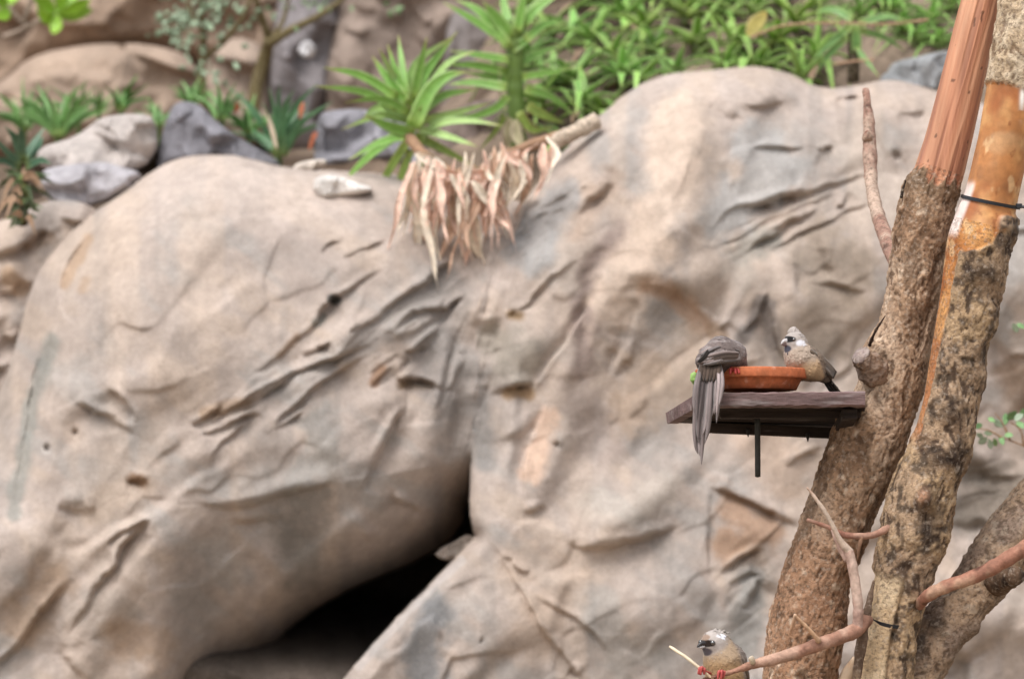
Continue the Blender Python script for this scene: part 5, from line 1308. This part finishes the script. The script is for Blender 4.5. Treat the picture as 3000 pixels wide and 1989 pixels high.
# ------------------------------------------------------------------ feeder
fd = thing('bird_feeder', P(2280, 1180, 5.03), "weathered purple-brown wooden feeder platform fixed to the thick trunk", "bird feeder")
WB = lin(138, 114, 112) * .72; WD = lin(66, 54, 48) * .55  # WD: dark-stained wood with the underside's shade mixed into the colour
# platform: a plank polygon (photo px, distance) falling away to the back
top = np.array([P(2044, 1151, 4.93), P(2300, 1148, 4.93), P(2535, 1146, 4.95), P(2530, 1232, 5.19), P(2300, 1228, 5.19), P(1950, 1210, 5.17)])
th = np.array([P(2044, 1192, 4.93), P(2300, 1190, 4.93), P(2535, 1188, 4.95), P(2530, 1262, 5.19), P(2300, 1260, 5.19), P(1955, 1241, 5.17)])
def slab(name, t4, b4, col, par):
    """closed slab from an upper and a lower outline"""
    k = len(t4); v = np.vstack([t4, b4]); cc = v.mean(0)
    f = [tuple(range(k)), tuple(range(k, 2 * k))[::-1]] + [(i, k + i, k + (i + 1) % k, (i + 1) % k) for i in range(k)]
    nr = np.cross(v[f[0][1]] - v[f[0][0]], v[f[0][2]] - v[f[0][0]])
    if nr.dot(v[f[0][0]] - cc) < 0: f = [q[::-1] for q in f]
    return obj(name, v, f, M['board'], par, np.tile(col, (len(v), 1)), smooth=False)


mixp = lambda a, b, u: a + (b - a) * u
dn = np.array((0, 0, -.0022))
fr0, fr1, bk1, bk0 = top[0], top[2], top[3], top[5]
lf0, lf1, lb1, lb0 = th[0], th[2], th[3], th[5]
e1 = .07      # front rail, side rail, then five dark deck boards between them
nr_ = 46; uu_ = np.linspace(0, 1, nr_)
_j = lambda sd, am: np.column_stack([np.zeros(nr_), am * vnoise(uu_ * 30, sd, 0, 7), am * (vnoise(uu_ * 22, sd, 2, 8) + .6 * vnoise(uu_ * 60, sd, 4, 9))])
ft = fr0 + (fr1 - fr0) * uu_[:, None]; fb = lf0 + (lf1 - lf0) * uu_[:, None]
bt = mixp(fr0, bk0, e1) + (mixp(fr1, bk1, e1) - mixp(fr0, bk0, e1)) * uu_[:, None]; bb = mixp(lf0, lb0, e1) + (mixp(lf1, lb1, e1) - mixp(lf0, lb0, e1)) * uu_[:, None]
bev_ = np.array((0, .0022, 0)); bz_ = np.array((0, 0, .0016))
rg_ = np.stack([ft + bev_ + _j(1, .0006), ft - bz_ + _j(2, .0006), fb + bz_ + _j(3, .0010), fb + bev_ + _j(4, .0014), bb + _j(5, .001), bt + _j(6, .0004)], 1)
v = rg_.reshape(-1, 3); f = [tuple(x) for x in grid_faces(nr_, 6)] + [(5, 4, 3, 2, 1, 0), tuple((nr_ - 1) * 6 + i for i in range(6))]
obj('front_rail', v, f, M['board'], fd, np.tile(WB, (len(v), 1)), smooth=False)
q0, q1 = mixp(fr0, bk0, e1 + .005), bk0; w0, w1 = mixp(lf0, lb0, e1 + .005), lb0; sh_ = np.array((.016, 0, 0))
slab('side_rail', np.array([q0, q0 + sh_, q1 + sh_, q1]), np.array([w0, w0 + sh_, w1 + sh_, w1]), WB * .95, fd)
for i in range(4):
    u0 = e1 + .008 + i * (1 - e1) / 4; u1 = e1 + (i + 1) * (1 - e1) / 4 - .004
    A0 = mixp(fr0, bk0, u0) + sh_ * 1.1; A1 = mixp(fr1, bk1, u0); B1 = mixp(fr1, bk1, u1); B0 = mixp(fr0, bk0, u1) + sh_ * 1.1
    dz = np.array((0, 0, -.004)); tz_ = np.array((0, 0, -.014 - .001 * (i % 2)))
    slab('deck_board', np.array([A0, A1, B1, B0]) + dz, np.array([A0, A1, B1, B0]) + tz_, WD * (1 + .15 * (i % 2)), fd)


def bar(name, a, b, w, h, col, par, mat='board'):
    """rectangular batten between world points a and b"""
    a, b = np.asarray(a), np.asarray(b); L_ = np.linalg.norm(b - a); v, f = box_np(-w / 2, w / 2, 0, L_, -h / 2, h / 2, bev=.0012)
    t = (b - a) / L_; s = np.cross(t, (0, 0, 1)); s /= np.linalg.norm(s); u = np.cross(s, t)
    vv = a + v[:, :1] * s + v[:, 1:2] * t + v[:, 2:] * u
    return obj(name, vv, f, M[mat], par, np.tile(col, (len(v), 1)), smooth=False)


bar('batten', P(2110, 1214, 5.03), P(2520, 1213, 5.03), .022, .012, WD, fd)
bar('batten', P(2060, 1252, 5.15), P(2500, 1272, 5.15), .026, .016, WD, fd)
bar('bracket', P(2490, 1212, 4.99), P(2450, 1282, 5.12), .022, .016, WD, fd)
v, f = tube(np.linspace(P(2219, 1215, 5.06), P(2220, 1396, 5.06), 8), .0042, 10); obj('rod', v, f, M['metal'], fd, np.tile(lin(62, 62, 58) * .7, (len(v), 1)))
for x, y in ((2191, 1262), (2366, 1276)):
    v, f = tube(np.linspace(P(x, y - 6, 5.13), P(x + 1, y + 18, 5.13), 6), [.0034, .0034, .003, .002, .0012, .0006], 8); obj('nail', v, f, M['metal'], fd, np.tile(lin(40, 34, 32) * .6, (len(v), 1)))
bar('rear_ledge', P(2090, 1182, 5.10), P(2330, 1182, 5.10), .018, .030, WB, fd)

# terracotta saucer
BD = 5.02; s_ = K * BD
bc = P(2203, 1147, BD); 
prof_ = [(.0, .004), (.060, .004), (.066, .0045), (.0695, .0095), (.0725, .0145), (.0735, .0155), (.0742, .0160), (.0815, .0162), (.0830, .0170), (.0835, .0185), (.0835, .0290), (.0829, .0305), (.0815, .0310), (.0790, .0308), (.0780, .0295), (.0750, .0180), (.0690, .0095), (.060, .0075), (.0, .0070)]
prof_[0] = (0.0002, .0); prof_[1] = (.060, .0); prof_[2] = (.0655, .0008); prof_[-1] = (.0002, .0070)
na = 96; a = np.linspace(0, 2 * np.pi, na, endpoint=False)
v = np.array([[(r_ * math.cos(q), r_ * math.sin(q), z_) for q in a] for r_, z_ in prof_]).reshape(-1, 3)
tl = math.radians(-1.0); v = np.column_stack([v[:, 0], v[:, 1] * math.cos(tl) - v[:, 2] * math.sin(tl), v[:, 1] * math.sin(tl) + v[:, 2] * math.cos(tl)])
v = v + bc + np.array((0, 0, .0012))
zc = v[:, 2] - bc[2]
ct = blend(np.tile(lin(198, 114, 76) * .82, (len(v), 1)), .5 * sstep(-.2, .5, fbm(v[:, 0] * 40, v[:, 1] * 40, v[:, 2] * 60, 3, 8)), lin(216, 130, 92) * .86)
o = obj('saucer', v, grid_faces(len(prof_), na), M['terracotta'], None, ct)
tag(o, "round terracotta plant saucer used as feeding dish on the platform", "saucer")
# green scrap of fruit on the rim
gxx, gyy, gzz = np.meshgrid(np.linspace(-.009, .009, 26), np.linspace(-.009, .009, 26), np.linspace(-.011, .011, 30), indexing='ij')
ff = np.sqrt((gxx / .006) ** 2 + (gyy / .006) ** 2 + (gzz / .009) ** 2) - 1 + .15 * vnoise(gxx * 300, gyy * 300, gzz * 300, 2)
v, q = surface_nets(ff, np.array((-.009, -.009, -.011)), .018 / 25)
v = v + P(2034, 1106, 4.985)
tag(obj('fruit_piece', v, q, M['leaf'], None, np.tile(lin(160, 200, 110) * .85, (len(v), 1))), "small green piece of food at the left rim of the saucer", "food")


# ------------------------------------------------------------------ birds
def sd_cones(Pt, cones, k):
    d = None
    for (a, b, ra, rb) in cones:
        a = np.asarray(a); b = np.asarray(b); e = b - a
        u = np.clip(((Pt - a) @ e) / (e @ e + 1e-12), 0, 1)
        q = np.linalg.norm(Pt - a - u[..., None] * e, axis=-1) - (ra + (rb - ra) * u)
        if d is None: d = q
        else:
            h = np.clip(.5 + .5 * (d - q) / k, 0, 1); d = d * (1 - h) + q * h - k * h * (1 - h)
    return d


def feather(a, b, w, nrm, bend=0.0, tipf=.35, n=10):
    """single feather from a to b with a raised shaft"""
    a, b, nrm = np.asarray(a, float), np.asarray(b, float), np.asarray(nrm, float)
    t = b - a; L_ = np.linalg.norm(t); t = t / L_; s = np.cross(t, nrm); s /= np.linalg.norm(s) + 1e-9; nn = np.cross(s, t)
    u = np.linspace(0, 1, n)
    c = a + u[:, None] * (b - a) + nn * (bend * L_ * np.sin(np.pi * u))[:, None]
    wd = w * np.minimum(1, .45 + 2.2 * u) * np.sqrt(np.clip(1 - np.clip((u - (1 - tipf)) / tipf, 0, 1) ** 2, 0.002, 1))
    rows = np.stack([c - s * wd[:, None] - nn * (w * .22), c + nn * (w * .10), c + s * wd[:, None] - nn * (w * .22), c - nn * (w * .30)], 1)
    v = rows.reshape(-1, 3); f = [tuple(x) for x in grid_faces(n, 4)] + [(3, 2, 1, 0), tuple((n - 1) * 4 + i for i in range(4))]
    return v, f


def curved_feather(pts, w, nrm, tipf=.3, n=14, w0=.5, point=False):
    c = spline(np.asarray(pts, float), n); t = np.gradient(c, axis=0); t /= np.linalg.norm(t, axis=1)[:, None]
    s = np.cross(t, np.asarray(nrm, float)); s /= np.linalg.norm(s, axis=1)[:, None] + 1e-9; nn = np.cross(s, t); u = np.linspace(0, 1, n)
    wd = w * np.minimum(1, w0 + 2.5 * u) * np.sqrt(np.clip(1 - np.clip((u - (1 - tipf)) / tipf, 0, 1) ** 2, 0.003, 1))
    if point: wd = w * np.minimum(1, w0 + 2.5 * u) * (np.clip(1 - u ** 4.5, 0, 1) * .92 + .08) * np.where(u > .97, .3, 1)
    rows = np.stack([c - s * wd[:, None] - nn * (w * .2), c + nn * (w * .10), c + s * wd[:, None] - nn * (w * .2), c - nn * (w * .16)], 1)
    v = rows.reshape(-1, 3); f = [tuple(x) for x in grid_faces(n, 4)] + [(3, 2, 1, 0), tuple((n - 1) * 4 + i for i in range(4))]
    return v, f


class Bird:
    def __init__(self, label, anchor, yaw, pitch=0.0, group="speckled mousebirds"):
        self.a = np.asarray(anchor, float)
        cy, sy = math.cos(yaw), math.sin(yaw)
        self.R = np.array([[cy, -sy, 0], [sy, cy, 0], [0, 0, 1]])     # local x = forward, y = bird's left, z = up
        self.root = thing('bird', self.a, label, 'bird', group)

    def W(self, v): return np.asarray(v, float) @ self.R.T + self.a

    def add(self, name, v, f, mat, col, parent=None, smooth=True, kind=None):
        o = obj(name, self.W(v), f, M[mat], parent or self.root, np.broadcast_to(np.asarray(col, float), (len(v), 3)), smooth)
        if kind: o['kind'] = kind
        return o

    def body(self, cones, colf, k=.010, h=.0012, bumps=.0007, seed=1, strands=1500, flow=None, slen=.006, skip=None):
        pts = np.vstack([np.vstack([c[0], c[1]]) for c in cones]); rm = max(max(c[2], c[3]) for c in cones) + .006
        lo_, hi_ = pts.min(0) - rm, pts.max(0) + rm
        ax = [np.arange(lo_[i], hi_[i] + h, h) for i in range(3)]
        G = np.stack(np.meshgrid(*ax, indexing='ij'), -1)
        Fd = sd_cones(G, cones, k) + bumps * fbm(G[..., 0] * 200, G[..., 1] * 200, G[..., 2] * 200, 2, seed)
        v, q = surface_nets(Fd, lo_, h)
        col = colf(v)
        ob = self.add('body', v, q, 'feather', col)
        # normals from field gradient
        e = .001
        g = np.stack([sd_cones(v + np.eye(3)[i] * e, cones, k) - sd_cones(v - np.eye(3)[i] * e, cones, k) for i in range(3)], -1); g /= np.linalg.norm(g, axis=1)[:, None] + 1e-9
        r = np.random.RandomState(seed); idx = r.choice(len(v), strands)
        V = []; Fq = []; Cc = []; o = 0
        for i in idx:
            if skip is not None and skip(v[i]): continue
            n_ = g[i]; fl = flow(v[i]) if flow else np.array((-1., 0, -.5)); fl = fl + r.normal(0, .22, 3); fl = fl - n_ * fl.dot(n_); nf = np.linalg.norm(fl)
            if nf < 1e-3: continue
            fl /= nf; s = np.cross(fl, n_); L_ = slen * r.uniform(.6, 1.3); w = .0011 * r.uniform(.7, 1.4); lift = r.uniform(.02, .16)
            a0 = v[i] - n_ * .0006; m_ = a0 + fl * L_ * .55 + n_ * (L_ * lift * .55 + .0006); e_ = a0 + fl * L_ + n_ * (L_ * lift * .7)
            V += [a0 - s * w, a0 + s * w, m_ + s * w, m_ - s * w, e_]; Fq += [(o, o + 1, o + 2, o + 3), (o + 3, o + 2, o + 4)]; o += 5
            cc = col[i] * r.uniform(.86, 1.1); Cc += [cc * .93, cc * .93, cc, cc, cc * 1.05]
        self.add('plumage', np.array(V), Fq, 'feather', np.array(Cc), ob, False, 'stuff')
        return ob

    def eye(self, c, r, par, ring=None):
        u = np.linspace(0, np.pi, 10)[1:-1]; w = np.linspace(0, 2 * np.pi, 16, endpoint=False)
        v = np.array([[(math.sin(p) * math.cos(q), math.sin(p) * math.sin(q), math.cos(p)) for q in w] for p in u]).reshape(-1, 3)
        f = [tuple(x) for x in grid_faces(8, 16)] + [tuple(range(16))[::-1], tuple(7 * 16 + i for i in range(16))]
        self.add('eye', v * r + np.asarray(c), f, 'eye', lin(22, 16, 14) * .6)

    def beak(self, base, tip, w, up, lo):
        base, tip = np.asarray(base, float), np.asarray(tip, float); fw = tip - base
        c = spline(np.array([base, base + fw * .5 + np.array((0, 0, w * .35)), tip - np.array((0, 0, w * .2))]), 10)
        v, f = tube(c, np.linspace(1, .12, 10) ** .8 * w, 12, ref=(0, 1, 0)); self.add('upper_beak', v, f, 'horn', up)
        b2 = base - np.array((0, 0, w * .75)); c = spline(np.array([b2, b2 + fw * .45, tip - np.array((0, 0, w * .45)) - fw * .1]), 8)
        v, f = tube(c, np.linspace(1, .1, 8) ** .8 * w * .62, 10, ref=(0, 1, 0)); self.add('lower_beak', v, f, 'horn', lo)

    def foot(self, ankle, toes, leg=None, col=lin(206, 70, 66) * .85):
        ps = []
        if leg is not None:
            ps.append(tube(np.array(spline([leg, ankle], 6)), .0019, 8, ref=(.3, 1, .2)))
        for t in toes:
            c = spline(np.array([ankle] + list(t)), 9); ps.append(tube(c, np.linspace(.0027, .0017, 9), 8, ref=(.2, 1, .3)))
        v, f, _ = join(ps); self.add('foot', v, f, 'foot', col)


HEADG, BRST, BELLY, WINGD, BACK = lin(182, 172, 166) * .80, lin(188, 170, 154) * .84, lin(196, 160, 118) * .82, lin(92, 74, 60) * .65, lin(136, 118, 102) * .72
BLK, WHT, CHIN = lin(40, 38, 40) * .6, lin(232, 232, 240) * .9, lin(84, 86, 100) * .7


def ell(v, c, r):
    return np.sqrt((((v - np.asarray(c)) / np.asarray(r)) ** 2).sum(-1))


# ---- right-hand bird on the saucer rim, facing left
b2 = Bird("pale-crested bird with black face perched on the right rim of the saucer", P(2350, 1088, 5.005), math.pi + math.radians(28))
hd = np.array((.013, 0, .043))


def col2(v):
    c = np.tile(BRST, (len(v), 1)); n = fbm(v[:, 0] * 120, v[:, 1] * 120, v[:, 2] * 120, 3, 4)
    c = blend(c, sstep(.022, .004, v[:, 2] + .3 * v[:, 0]) * .8, BELLY)
    bk = sstep(-.006, -.014, v[:, 0] - .55 * (v[:, 2] - .022)) ; c = blend(c, bk, BACK)
    c = blend(c, 1 - sstep(.9, 1.25, ell(v, hd, (.017, .0165, .019))), HEADG)
    c = blend(c, 1 - sstep(.8, 1.1, ell(v, hd + (-.001, .0125, -.003), (.0085, .0065, .0068))), WHT)
    c = blend(c, 1 - sstep(.8, 1.1, ell(v, hd + (-.001, -.0125, -.003), (.0085, .0065, .0068))), WHT)
    c = blend(c, 1 - sstep(.85, 1.05, ell(v, hd + (.011, 0, .003), (.0105, .0165, .0056))), BLK)
    c = blend(c, 1 - sstep(.8, 1.1, ell(v, hd + (.012, 0, -.0105), (.010, .010, .0062))), CHIN)
    return c * (1 + .05 * n)[:, None]


ob = b2.body([((.013, 0, .043), (.012, 0, .041), .0150, .0150), ((.010, 0, .040), (.004, 0, .022), .0130, .0205), ((.004, 0, .021), (-.012, 0, .011), .0215, .0225), ((-.012, 0, .010), (-.039, 0, -.005), .0210, .0115), ((-.008, .010, .002), (-.020, .010, -.003), .0130, .0085), ((-.008, -.010, .002), (-.020, -.010, -.003), .0130, .0085)], col2, seed=11, flow=lambda p: np.array((-.9, 0, -.7)), strands=1700, skip=lambda p: ell(p, hd + (.004, 0, -.002), (.017, .018, .016)) < 1)
for i in range(11):
    u = i / 10; sy = (i % 3 - 1)
    v, f = curved_feather([hd + np.array((.007 - .019 * u, sy * .005, .0115 - .004 * u * u)), hd + np.array((.004 - .011 * u, sy * .0030, .0170 - .002 * u)), hd + np.array((-.0015 - .006 * u, sy * .0008, .0225 - .005 * u))], .0036, (.1, 1, .1), .5, point=True)
    b2.add('crest', v, f, 'feather', HEADG * (1.12 - .03 * (i % 4)), ob)
b2.eye(hd + np.array((.0085, .0118, .0028)), .0025, ob); b2.eye(hd + np.array((.0085, -.0118, .0028)), .0025, ob)
b2.beak(hd + np.array((.0125, 0, .0005)), hd + np.array((.0235, 0, -.0030)), .0050, lin(196, 190, 190) * .8, lin(120, 96, 92) * .75)  # upper beak grey-white, its highlight painted in
for s in (1, -1):      # folded wings: long quills over the flank and back
    ps = []; r = random.Random(3 + s)
    for i in range(9):
        u = i / 8; a = np.array((-.002 - .006 * u, s * (.0195 - .010 * u), .022 + .012 * u)); b_ = np.array((-.052 - .006 * u + .006 * (1 - u), s * (.0145 - .010 * u), -.010 + .010 * u))
        v, f = feather(a, b_, .0040, (.25, s * 1.0, .45 + .4 * u), .05); k = r.uniform(.75, 1.25); ps.append((v, f, (WINGD * .8 if i % 2 else BACK * .7) * k))
    for i in range(8):
        a = np.array((.002 - .003 * (i % 4), s * (.0205 - .001 * i), .031 - .0016 * i)); b_ = a + np.array((-.017, s * .001, -.010)); v, f = feather(a, b_, .0045, (.2, s, .5), .08, .5); ps.append((v, f, BACK * r.uniform(.55, 1.1)))
    v, f, c = join(ps); b2.add('wing', v, f, 'feather', c, ob)
ps = []
for i in range(7):
    o_ = (i - 3) * .0026
    v, f = curved_feather([(-.030, o_, .000), (-.047, o_ * 1.1, -.014), (-.060, o_ * 1.3, -.0285), (-.0655 - .004 * (i % 3), o_ * 1.4, -.0325)], .0042, (.6, 0, .8)); ps.append((v, f, lin(66, 52, 40) * (.62 + .06 * (i % 3))))
v, f, c = join(ps); b2.add('tail', v, f, 'feather', c, ob)
for s in (1, -1):
    an = np.array((-.012, s * .009, -.001)); b2.foot(an, [[an + np.array((.006, s * .001, .0025)), an + np.array((.012, s * .001, -.003))], [an + np.array((.005, s * .005, .0025)), an + np.array((.010, s * .006, -.003))], [an + np.array((.006, -s * .003, .0025)), an + np.array((.011, -s * .004, -.003))]], an + np.array((-.006, 0, .006)))

# ---- left-hand bird, seen from behind, bent over the dish with its tail hanging down
b1 = Bird("hunched grey-brown bird bent into the saucer with its long tail hanging over the platform", P(2105, 1086, 4.952), 0.0)
GB, GL_, DK = lin(138, 124, 120) * .72, lin(176, 166, 164) * .78, lin(62, 54, 50) * .6
X1 = lambda px, py, dd=0.0: P(px, py, 4.952 + dd) - b1.a


def col1(v):
    c = np.tile(GB, (len(v), 1)); n = fbm(v[:, 0] * 40, v[:, 1] * 120, v[:, 2] * 260, 3, 14)
    c = blend(c, sstep(-.1, .4, n) * .7, GL_)
    c = blend(c, sstep(.016, .006, v[:, 2]) * .9, lin(84, 62, 48) * .6)  # belly shadow under the wing, painted dark brown
    c = blend(c, 1 - sstep(.8, 1.2, ell(v, X1(2152, 1082, .02), (.014, .02, .014))), lin(120, 84, 66) * .7)  # brown of the drooped head with its shadow painted in
    return c


ob1 = b1.body([(X1(2072, 1058, -.012), X1(2112, 1034, .0), .0165, .0215), (X1(2112, 1032, .0), X1(2146, 1038, .012), .0215, .0190), (X1(2146, 1042, .012), X1(2158, 1066, .028), .0175, .0135), (X1(2158, 1068, .028), X1(2156, 1084, .034), .0135, .0125), (X1(2098, 1072, .004), X1(2118, 1084, .01), .016, .010)], col1, seed=21, flow=lambda p: np.array((-1, -.1, -.3)), strands=1500)
r = random.Random(8)
for s, nm in ((0, 'wing'), (1, 'wing')):
    ps = []
    for i in range(10):
        u = i / 9
        if s == 0:   # near wing lies along the lower flank
            a = X1(2170 - 6 * u, 1052 - 20 * u, -.012); m_ = X1(2120, 1056 - 26 * u, -.030 + .003 * u); e_ = X1(2058 + 8 * (i % 3), 1068 - 22 * u, -.034 + .003 * u)
            nr = (0, -1, .25 + .5 * u)
        else:        # far wing, over the back
            a = X1(2166 - 8 * u, 1026 - 14 * u, -.008 + .012 * u); m_ = X1(2112, 1012 - 16 * u, -.020 + .014 * u); e_ = X1(2046 + 6 * (i % 3), 1042 - 16 * u, -.026 + .010 * u)
            nr = (0, -.6, .9)
        v, f = curved_feather([a, m_, e_], .0040, nr); k = (.45, 1.2, .8, 1.4)[i % 4] * r.uniform(.9, 1.1); ps.append((v, f, (GL_ if i % 2 == 0 else GB) * k))
    v, f, c = join(ps); b1.add(nm, v, f, 'feather', c, ob1)
ps = []                     # dark strips painted for the shaded gap between the wing tips
for i in range(2):
    v, f = curved_feather([X1(2074 + 4 * i, 1024 + 4 * i, -.027), X1(2061 + 4 * i, 1044 + 2 * i, -.033), X1(2042 + 5 * i, 1062 + i, -.032)], .0021, (0, -1, .3)); ps.append((v, f, DK * .8))
v, f, c = join(ps); b1.add('wing_gap_shade', v, f, 'feather', c, ob1)
# tail: graduated stiff feathers
TL = lin(158, 144, 142) * .76
tails = [((2068, 1070), (2052, 1180), (2044, 1290), (2048, 1330), 12), ((2078, 1072), (2066, 1190), (2054, 1300), (2052, 1362), 11), ((2062, 1068), (2046, 1170), (2040, 1260), (2042, 1318), 11), ((2086, 1072), (2078, 1170), (2072, 1250), (2062, 1300), 11), ((2092, 1072), (2090, 1150), (2088, 1200), (2082, 1246), 10), ((2100, 1072), (2102, 1140), (2100, 1190), (2096, 1240), 10), ((2108, 1070), (2112, 1120), (2108, 1170), (2102, 1216), 9), ((2056, 1066), (2042, 1130), (2038, 1190), (2038, 1232), 9)]
ps = []
for i, (p0, p1, p2, p3, w) in enumerate(tails):
    dz = .0016 * (i % 4)
    for h_ in (0, 1):
        o_ = (-4.5, 4.0)[h_]; sh = (0, 26)[(i + h_) % 2]; dq = dz + .0012 * h_
        v, f = curved_feather([X1(p0[0] + o_ * .6, p0[1], -.020 - dq * .3), X1(p1[0] + o_, p1[1], -.040 - dq), X1(p2[0] + o_, p2[1] - sh * .5, -.044 - dq), X1(p3[0] + o_ * .8, p3[1] - sh, -.046 - dq)], w * .5e-3 * .72, (.3 * (-1) ** (i + h_), -1, 0), .22, 18, .6, True)
        k = (.85, 1.1, .75, .95, 1.05, .85, 1.35, .7)[i] * (1.14, .82)[h_]
        b1.add('tail_feather', v, f, 'feather', TL * k, ob1)
for i in range(6):
    v, f = curved_feather([X1(2058 + 9 * i, 1058, -.018), X1(2056 + 10 * i, 1080, -.030), X1(2050 + 10 * i, 1118, -.036)], .0046, (0, -1, .2), .5); ps.append((v, f, lin(104, 88, 78) * (.5 + .12 * (i % 3))))
v, f, c = join(ps); b1.add('tail_covert', v, f, 'feather', c, ob1)
b1.beak(X1(2156, 1092, .036), X1(2160, 1108, .044), .0042, lin(60, 50, 50) * .7, lin(150, 130, 120) * .8)
b1.eye(X1(2171, 1076, .022), .0023, ob1)
for px_ in (2146,):
    an = X1(px_, 1084, -.006); b1.foot(an, [[an + np.array((.003, -.006, .001)), an + np.array((.004, -.0095, -.006))], [an + np.array((-.003, -.006, .001)), an + np.array((-.004, -.0095, -.006))], [an + np.array((.007, -.004, .001)), an + np.array((.009, -.0085, -.005))]], an + np.array((-.004, .004, .010)), lin(190, 70, 62) * .8)

# ---- lower bird on the perch branch, cut by the bottom of the picture
b3 = Bird("fluffy bird with red feet clinging to the thin perch branch at the bottom", P(2116, 1972, 4.915), math.pi + math.radians(34))
hd3 = np.array((.016, 0, .045))


def col3(v):
    c = np.tile(lin(184, 160, 134) * .82, (len(v), 1)); n = fbm(v[:, 0] * 120, v[:, 1] * 120, v[:, 2] * 120, 3, 34)
    c = blend(c, sstep(.030, .010, v[:, 2]) * .8, lin(176, 142, 100) * .8)
    c = blend(c, sstep(-.006, -.018, v[:, 0] + .2 * (.03 - v[:, 2])), lin(150, 136, 126) * .76)
    c = blend(c, 1 - sstep(.95, 1.3, ell(v, hd3, (.020, .0195, .020))), lin(190, 180, 174) * .8)
    for s in (1, -1):
        c = blend(c, 1 - sstep(.75, 1.1, ell(v, hd3 + (-.003, s * .0130, .0085), (.009, .005, .0042))), WHT)
    c = blend(c, 1 - sstep(.85, 1.08, ell(v, hd3 + (.0130, 0, -.001), (.0105, .0185, .0062))), lin(48, 34, 28) * .6)
    c = blend(c, 1 - sstep(.8, 1.1, ell(v, hd3 + (.0135, 0, .007), (.008, .010, .005))) , lin(164, 140, 124) * .78)
    c = blend(c, 1 - sstep(.8, 1.15, ell(v, hd3 + (.012, 0, -.0125), (.011, .012, .0065))), lin(98, 90, 96) * .7)
    return c * (1 + .05 * n)[:, None]


ob3 = b3.body([((.016, 0, .045), (.014, 0, .044), .0172, .0178), ((.012, 0, .040), (.002, 0, .022), .0165, .0240), ((.000, 0, .018), (-.006, 0, -.006), .0260, .0275), ((-.006, 0, -.008), (-.012, 0, -.034), .0265, .0140), ((.004, 0, .042), (-.016, 0, .018), .0150, .0200), ((-.016, 0, .018), (-.024, 0, -.006), .0200, .0180)], col3, seed=31, flow=lambda p: np.array((-.5, 0, -1.)), strands=2000, skip=lambda p: ell(p, hd3 + (.005, 0, -.003), (.019, .021, .018)) < 1)
for i in range(7):
    b3.add('crest', *feather(hd3 + np.array((-.002 - i * .0018, (i % 3 - 1) * .004, .013)), hd3 + np.array((-.012 - i * .0026, (i % 3 - 1) * .007, .020 - .0012 * i)), .0036, (0, .3, 1), .06), 'feather', lin(176, 166, 158) * (.8 - .02 * i), ob3)
b3.eye(hd3 + np.array((.0118, .0142, .0000)), .0036, ob3); b3.eye(hd3 + np.array((.0118, -.0142, .0000)), .0036, ob3)
b3.beak(hd3 + np.array((.0155, 0, -.0008)), hd3 + np.array((.0290, 0, -.0052)), .0050, lin(54, 50, 52) * .7, lin(206, 202, 202) * .84)
for s in (1, -1):
    ps = []; r = random.Random(13 + s)
    for i in range(8):
        u = i / 7; a = np.array((-.014 - .006 * u, s * (.0225 - .010 * u), .030 + .008 * u)); b_ = np.array((-.034 - .004 * u, s * (.020 - .011 * u), -.012 + .006 * u))
        v, f = feather(a, b_, .0046, (-.15, s, .3 + .3 * u), .07); ps.append((v, f, (WINGD * .85 if i % 2 else BACK * .85) * r.uniform(.75, 1.2)))
    v, f, c = join(ps); b3.add('wing', v, f, 'feather', c, ob3)
ps = []
for i in range(7):
    o_ = (i - 3) * .003; v, f = curved_feather([(-.008, o_, -.034), (-.012, o_ * 1.2, -.08), (-.018, o_ * 1.3, -.15), (-.024, o_, -.19 - .006 * (i % 3))], .0046, (-1, 0, 0.2)); ps.append((v, f, lin(132, 118, 110) * (.65 + .06 * (i % 3))))
v, f, c = join(ps); b3.add('tail', v, f, 'feather', c, ob3)
RF = lin(200, 92, 88) * .8
X3 = lambda px, py, d: (P(px, py, d) - b3.a) @ b3.R
an = X3(2112, 1974, 4.872); b3.foot(an, [[X3(2106, 1966, 4.868), X3(2103, 1990, 4.868)], [X3(2116, 1964, 4.866), X3(2112, 1990, 4.868)], [X3(2122, 1966, 4.87), X3(2119, 1984, 4.87)]], X3(2120, 1985, 4.895), RF)
an = X3(2058, 1962, 4.872); b3.foot(an, [[X3(2050, 1956, 4.868), X3(2046, 1974, 4.868)], [X3(2056, 1954, 4.866), X3(2052, 1976, 4.868)], [X3(2064, 1958, 4.868), X3(2062, 1974, 4.87)]], X3(2082, 1972, 4.895), RF)
